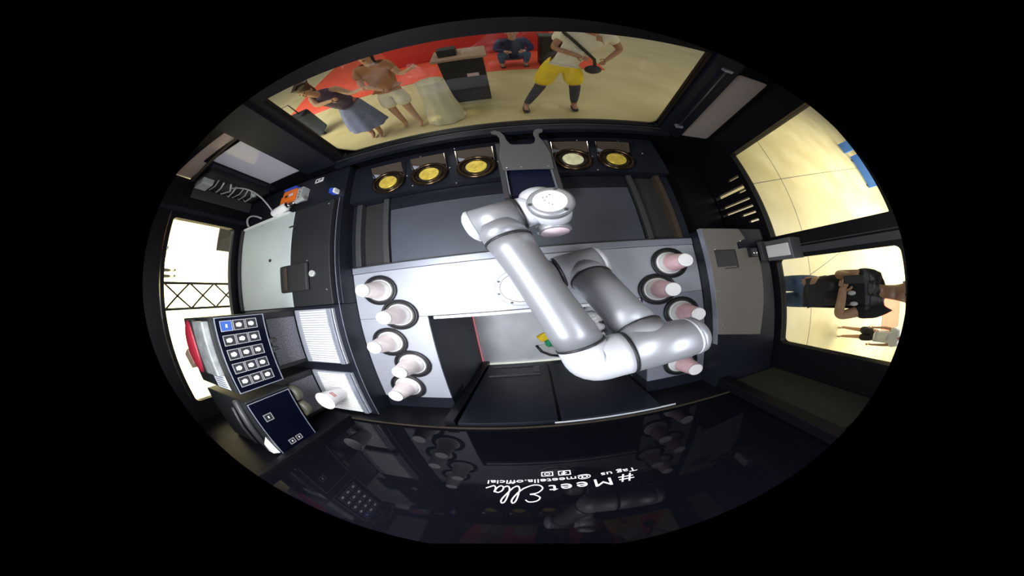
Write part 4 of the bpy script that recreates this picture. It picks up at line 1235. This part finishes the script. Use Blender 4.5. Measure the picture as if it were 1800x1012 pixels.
# man in yellow shorts, striding
t1, W1_, J1 = person('person in a white shirt and loose yellow shorts striding past the front window', (0.66, 3.0), FACE_US, 1.72, 'skin2', 'hairbrown', 0, 'whitecloth', 'yellowcloth', 'shorts', 'shoe',
                     {'pelvis': (-0.03, 0, 0.50), 'waist': (-0.06, 0.01, 0.585), 'chest': (-0.12, 0.02, 0.70), 'neck': (-0.15, 0.04, 0.80), 'head': (-0.17, 0.06, 0.88),
                      'shR': (-0.02, 0.02, 0.775), 'shL': (-0.26, 0.02, 0.775), 'elR': (0.04, 0.05, 0.66), 'wrR': (-0.07, 0.12, 0.62), 'elL': (-0.33, 0.03, 0.67), 'wrL': (-0.24, 0.12, 0.60),
                      'hipR': (0.03, 0, 0.48), 'knR': (0.10, 0.02, 0.27), 'anR': (0.19, 0.0, 0.05), 'hipL': (-0.085, 0, 0.48), 'knL': (-0.12, 0.03, 0.27), 'anL': (-0.145, 0.0, 0.05)}, 'short')
tag(obj('shoulder_strap', MB().tube([W1_((0.0, 0.06, 0.80)), W1_((-0.08, 0.095, 0.70)), W1_((-0.18, 0.09, 0.58)), W1_((-0.21, 0.04, 0.50))], 0.018, 8), M['ink'], t1), 'black shoulder strap', None)
obj('waist_bag', MB().ball(W1_((-0.20, 0.05, 0.47)), (0.09, 0.06, 0.07), 14, 8), M['ink'], t1, 'black waist bag')
# woman with blue skirt, leaning with arms forward
t2, W2_, J2 = person('person in a long pale blue skirt bending forward with arms out', (-1.52, 2.95), FACE_US, 1.46, 'skin', 'hairbrown', 0.10, 'purplecloth', 'bluecloth', 'skirt', None,
                     {'waist': (0.02, 0.02, 0.60), 'chest': (0.05, 0.07, 0.70), 'neck': (0.08, 0.12, 0.79), 'head': (0.10, 0.16, 0.87), 'shR': (0.16, 0.08, 0.77), 'shL': (-0.04, 0.08, 0.77),
                      'elR': (0.10, 0.20, 0.70), 'wrR': (-0.04, 0.26, 0.72), 'elL': (-0.14, 0.14, 0.68), 'wrL': (-0.24, 0.18, 0.70), 'anR': (0.04, 0, 0.05), 'anL': (-0.04, 0.03, 0.05)}, 'none')
t3, W3_, J3 = person('person in a rust brown top and white shorts beside the blue skirt', (-1.06, 3.02), FACE_US, 1.48, 'skin', 'hair', 0.12, 'browncloth', 'whitecloth', 'shorts', None,
                     {'elR': (0.12, 0.08, 0.66), 'wrR': (0.0, 0.14, 0.60), 'elL': (-0.16, 0.05, 0.67), 'wrL': (-0.24, 0.10, 0.72), 'anR': (0.05, 0.0, 0.05), 'anL': (-0.09, 0.05, 0.05), 'chest': (0.0, 0.02, 0.72)}, 'short')
t4, W4_, J4 = person('person in navy clothes squatting on the red carpet', (0.42, 5.3), FACE_US, 1.70, 'skin', 'hair', 0, 'navycloth', 'jeans', 'trousers', 'shoe',
                     {'pelvis': (0, 0, 0.13), 'waist': (0, 0.02, 0.21), 'chest': (0, 0.06, 0.33), 'neck': (0, 0.10, 0.43), 'head': (0, 0.13, 0.52), 'shR': (0.11, 0.07, 0.40), 'shL': (-0.11, 0.07, 0.40),
                      'elR': (0.16, 0.18, 0.30), 'wrR': (0.08, 0.28, 0.30), 'elL': (-0.16, 0.18, 0.30), 'wrL': (-0.08, 0.28, 0.30), 'hipR': (0.06, 0, 0.13), 'hipL': (-0.06, 0, 0.13),
                      'knR': (0.12, 0.21, 0.24), 'knL': (-0.12, 0.21, 0.24), 'anR': (0.11, 0.10, 0.05), 'anL': (-0.11, 0.10, 0.05)}, 'long')
t5, W5_, J5 = person('person in a black t-shirt and jeans raising one hand outside the lower right window', (2.0, -0.30), math.pi + 0.35, 1.74, 'skin', 'hair', 0, 'blackcloth', 'jeans', 'trousers', 'shoe',
                     {'shR': (0.085, 0, 0.80), 'shL': (-0.085, 0, 0.80), 'elR': (0.12, 0.05, 0.68), 'wrR': (0.15, 0.13, 0.76), 'elL': (-0.085, 0.11, 0.67), 'wrL': (0.09, 0.17, 0.74)}, 'short')
for dx in (-0.03, 0.03):
    obj('shirt_print', MB().ball(W5_((dx, 0.072, 0.73)), (0.02, 0.02, 0.03), 10, 6), M['paper'], t5, 'pale mark on the shirt')
t6, W6_, J6 = person('child in black shorts standing further off outside the lower right window', (4.6, -1.55), math.pi, 1.25, 'skin', 'hair', 0, 'paper', 'blackcloth', 'shorts', None, {'anL': (-0.1, 0.0, 0.05)}, 'short')
t7, W7_, J7 = person('person in black clothes far outside the left window', (-8.2, 1.45), 0, 1.70, 'skin2', 'hair', 0, 'blackcloth', 'blackcloth', 'trousers', 'shoe', {'elR': (0.2, 0.1, 0.68), 'wrR': (0.28, 0.2, 0.64)}, 'long')

ph = tag(obj('phone', MB().cbox(W5_((0.155, 0.185, 0.80)), (0.012, 0.06, 0.12), (0, 0.2, 0)), M['ink'], bevel=0.006), 'dark phone held up by the person in the black t-shirt', 'phone')

ck = thing('black_cart', (-0.33, 3.5, -2.0), 'tall black cart with a wooden top on the mall floor', 'cart')
obj('cabinet', MB().box(-0.52, -0.04, 3.36, 3.80, -1.93, -1.08), M['cart'], ck, bevel=0.01)
obj('cart_top', MB().box(-0.58, 0.0, 3.30, 3.86, -1.08, -1.04), M['kraft'], ck, 'brown wooden top', bevel=0.004)
obj('plinth', MB().box(-0.50, -0.07, 3.38, 3.78, -2.0, -1.93), M['beige'], ck)
obj('emblem', MB().torus((-0.20, 3.356, -1.78), (0, 1, 0), 0.06, 0.012, 24, 6), M['dark_grey'], ck, 'round grey emblem')
obj('emblem', MB().box(-0.25, -0.12, 3.352, 3.36, -1.42, -1.36), M['pinkish'], ck, 'small pink label')
pk = thing('parcel', (-0.30, 3.55, -1.04), 'dark parcel and box lying on the black cart', 'parcel')
obj('parcel_box', MB().box(-0.50, -0.30, 3.45, 3.65, -1.04, -0.92), M['ink'], pk, bevel=0.01)
dt = thing('reflection_drape', (-0.62, 3.02, -2.0), 'beige draped shape added for a pale reflection between people and cart', 'drape')  # draped shape added to stand in for a pale reflection
dm = MB()
segs = 36
vs = []
for (z, ra) in ((-1.25, 0.13), (-1.24, 0.145), (-1.6, 0.17), (-1.99, 0.24)):
    for i in range(segs):
        a = 2 * math.pi * i / segs
        wv = 1 + (0.05 * math.sin(9 * a) if z < -1.2 else 0)
        vs.append((-0.62 + ra * wv * math.cos(a), 3.02 + ra * wv * math.sin(a), z))
dm.add(vs, [(k * segs + i, k * segs + (i + 1) % segs, (k + 1) * segs + (i + 1) % segs, (k + 1) * segs + i) for k in range(3) for i in range(segs)], True)
dm.f.append(tuple(range(segs))); dm.s.append(False)
obj('drape_cloth', dm, M['beige'], dt)
sc_ = thing('dark_blob_case', (-2.75, 3.7, -2.0), 'black case shape added for a dark blob left of the people', 'dark_blob_case')  # case shape added to stand in for an unidentified dark blob
obj('shell', MB().box(-2.98, -2.56, 3.56, 3.84, -1.93, -1.36), M['blackcloth'], sc_, bevel=0.04)
obj('handle', MB().tube([(-2.88, 3.7, -1.36), (-2.88, 3.7, -1.10), (-2.66, 3.7, -1.10), (-2.66, 3.7, -1.36)], 0.012, 8), M['dark_grey'], sc_)
for x in (-2.93, -2.61):
    obj('wheel', MB().lathe((x - 0.015, 3.62, -1.965), (1, 0, 0), [(0, 0.035), (0.03, 0.035)], 16), M['rubber'], sc_)
rc = thing('counter_desk', (-0.4, 6.6, -2.0), 'low red display counter on the red carpet', 'counter')
obj('desk_body', MB().box(-1.9, 1.2, 6.4, 6.9, -1.988, -1.1), mat('red_laminate', (0.62, 0.05, 0.04), 0.5), rc, bevel=0.02)
obj('desk_top', MB().box(-1.95, 1.25, 6.35, 6.95, -1.1, -1.06), M['dark_grey'], rc, bevel=0.01)
bx_ = thing('bin', (0.99, 5.25, -1.988), 'black bin between the navy and yellow dressed people', 'bin')
obj('bin_body', MB().box(0.84, 1.14, 5.1, 5.4, -1.988, -1.25), M['ink'], bx_, bevel=0.02)
obj('bin_lid', MB().box(0.82, 1.16, 5.08, 5.42, -1.25, -1.21), M['dark_grey'], bx_, bevel=0.01)
# folding lattice gate outside the left window
lg = thing('folding_gate', (-2.6, 0.2, -2.0), 'black folding lattice gate outside the left window', 'gate')
for k in range(6):
    z = -1.95 + k * 0.235
    for (ya, yb) in ((0.08, 0.36), (0.36, 0.08)):
        obj('lattice_bar', MB().rod((-2.60, ya, z), (-2.60, yb, z + 0.235), 0.009, 0.009, 6), M['ink'], lg)
for y in (0.08, 0.36):
    obj('gate_post', MB().rod((-2.62, y, -2.0), (-2.62, y, -0.54), 0.014, 0.014, 10), M['ink'], lg)
# blue banners seen at the edges of the side windows
bn = thing('blue_barrier', (8.6, 3.0, -2.0), 'low blue barrier board far outside the upper right window', 'barrier')
obj('board', MB().box(8.6, 8.66, 2.3, 3.55, -1.98, -1.55), M['bluebanner'], bn, bevel=0.005)
obj('board', MB().box(8.3, 8.36, 3.62, 4.0, -1.98, -1.6), M['bluebanner'], bn, bevel=0.005)
for y in (2.4, 3.4):
    obj('foot', MB().box(8.55, 8.75, y - 0.03, y + 0.03, -2.0, -1.97), M['dark_grey'], bn)
bn2 = thing('blue_barrier', (-9.0, 3.4, -2.0), 'long blue barrier board far outside the left window', 'barrier')
obj('board', MB().box(-9.6, -9.5, 2.3, 4.6, -1.98, -1.1), mat('slate_blue_banner', (0.06, 0.10, 0.40), 0.6), bn2, bevel=0.005)
obj('foot', MB().box(-9.7, -9.3, 2.6, 2.7, -2.0, -1.97), M['dark_grey'], bn2)
sg = thing('poster_stand', (-2.42, 0.86, -2.0), 'small taupe sign on a stand just outside the left window', 'sign')
obj('sign_board', MB().box(-2.44, -2.42, 0.72, 1.0, -1.12, -0.95), M['taupe'], sg, bevel=0.004)
obj('pole', MB().rod((-2.46, 0.86, -1.98), (-2.46, 0.86, -1.0), 0.012, 0.012, 10), M['dark_grey'], sg)
obj('foot', MB().lathe((-2.46, 0.86, -2.0), (0, 0, 1), [(0, 0.12), (0.02, 0.12)], 20), M['dark_grey'], sg)
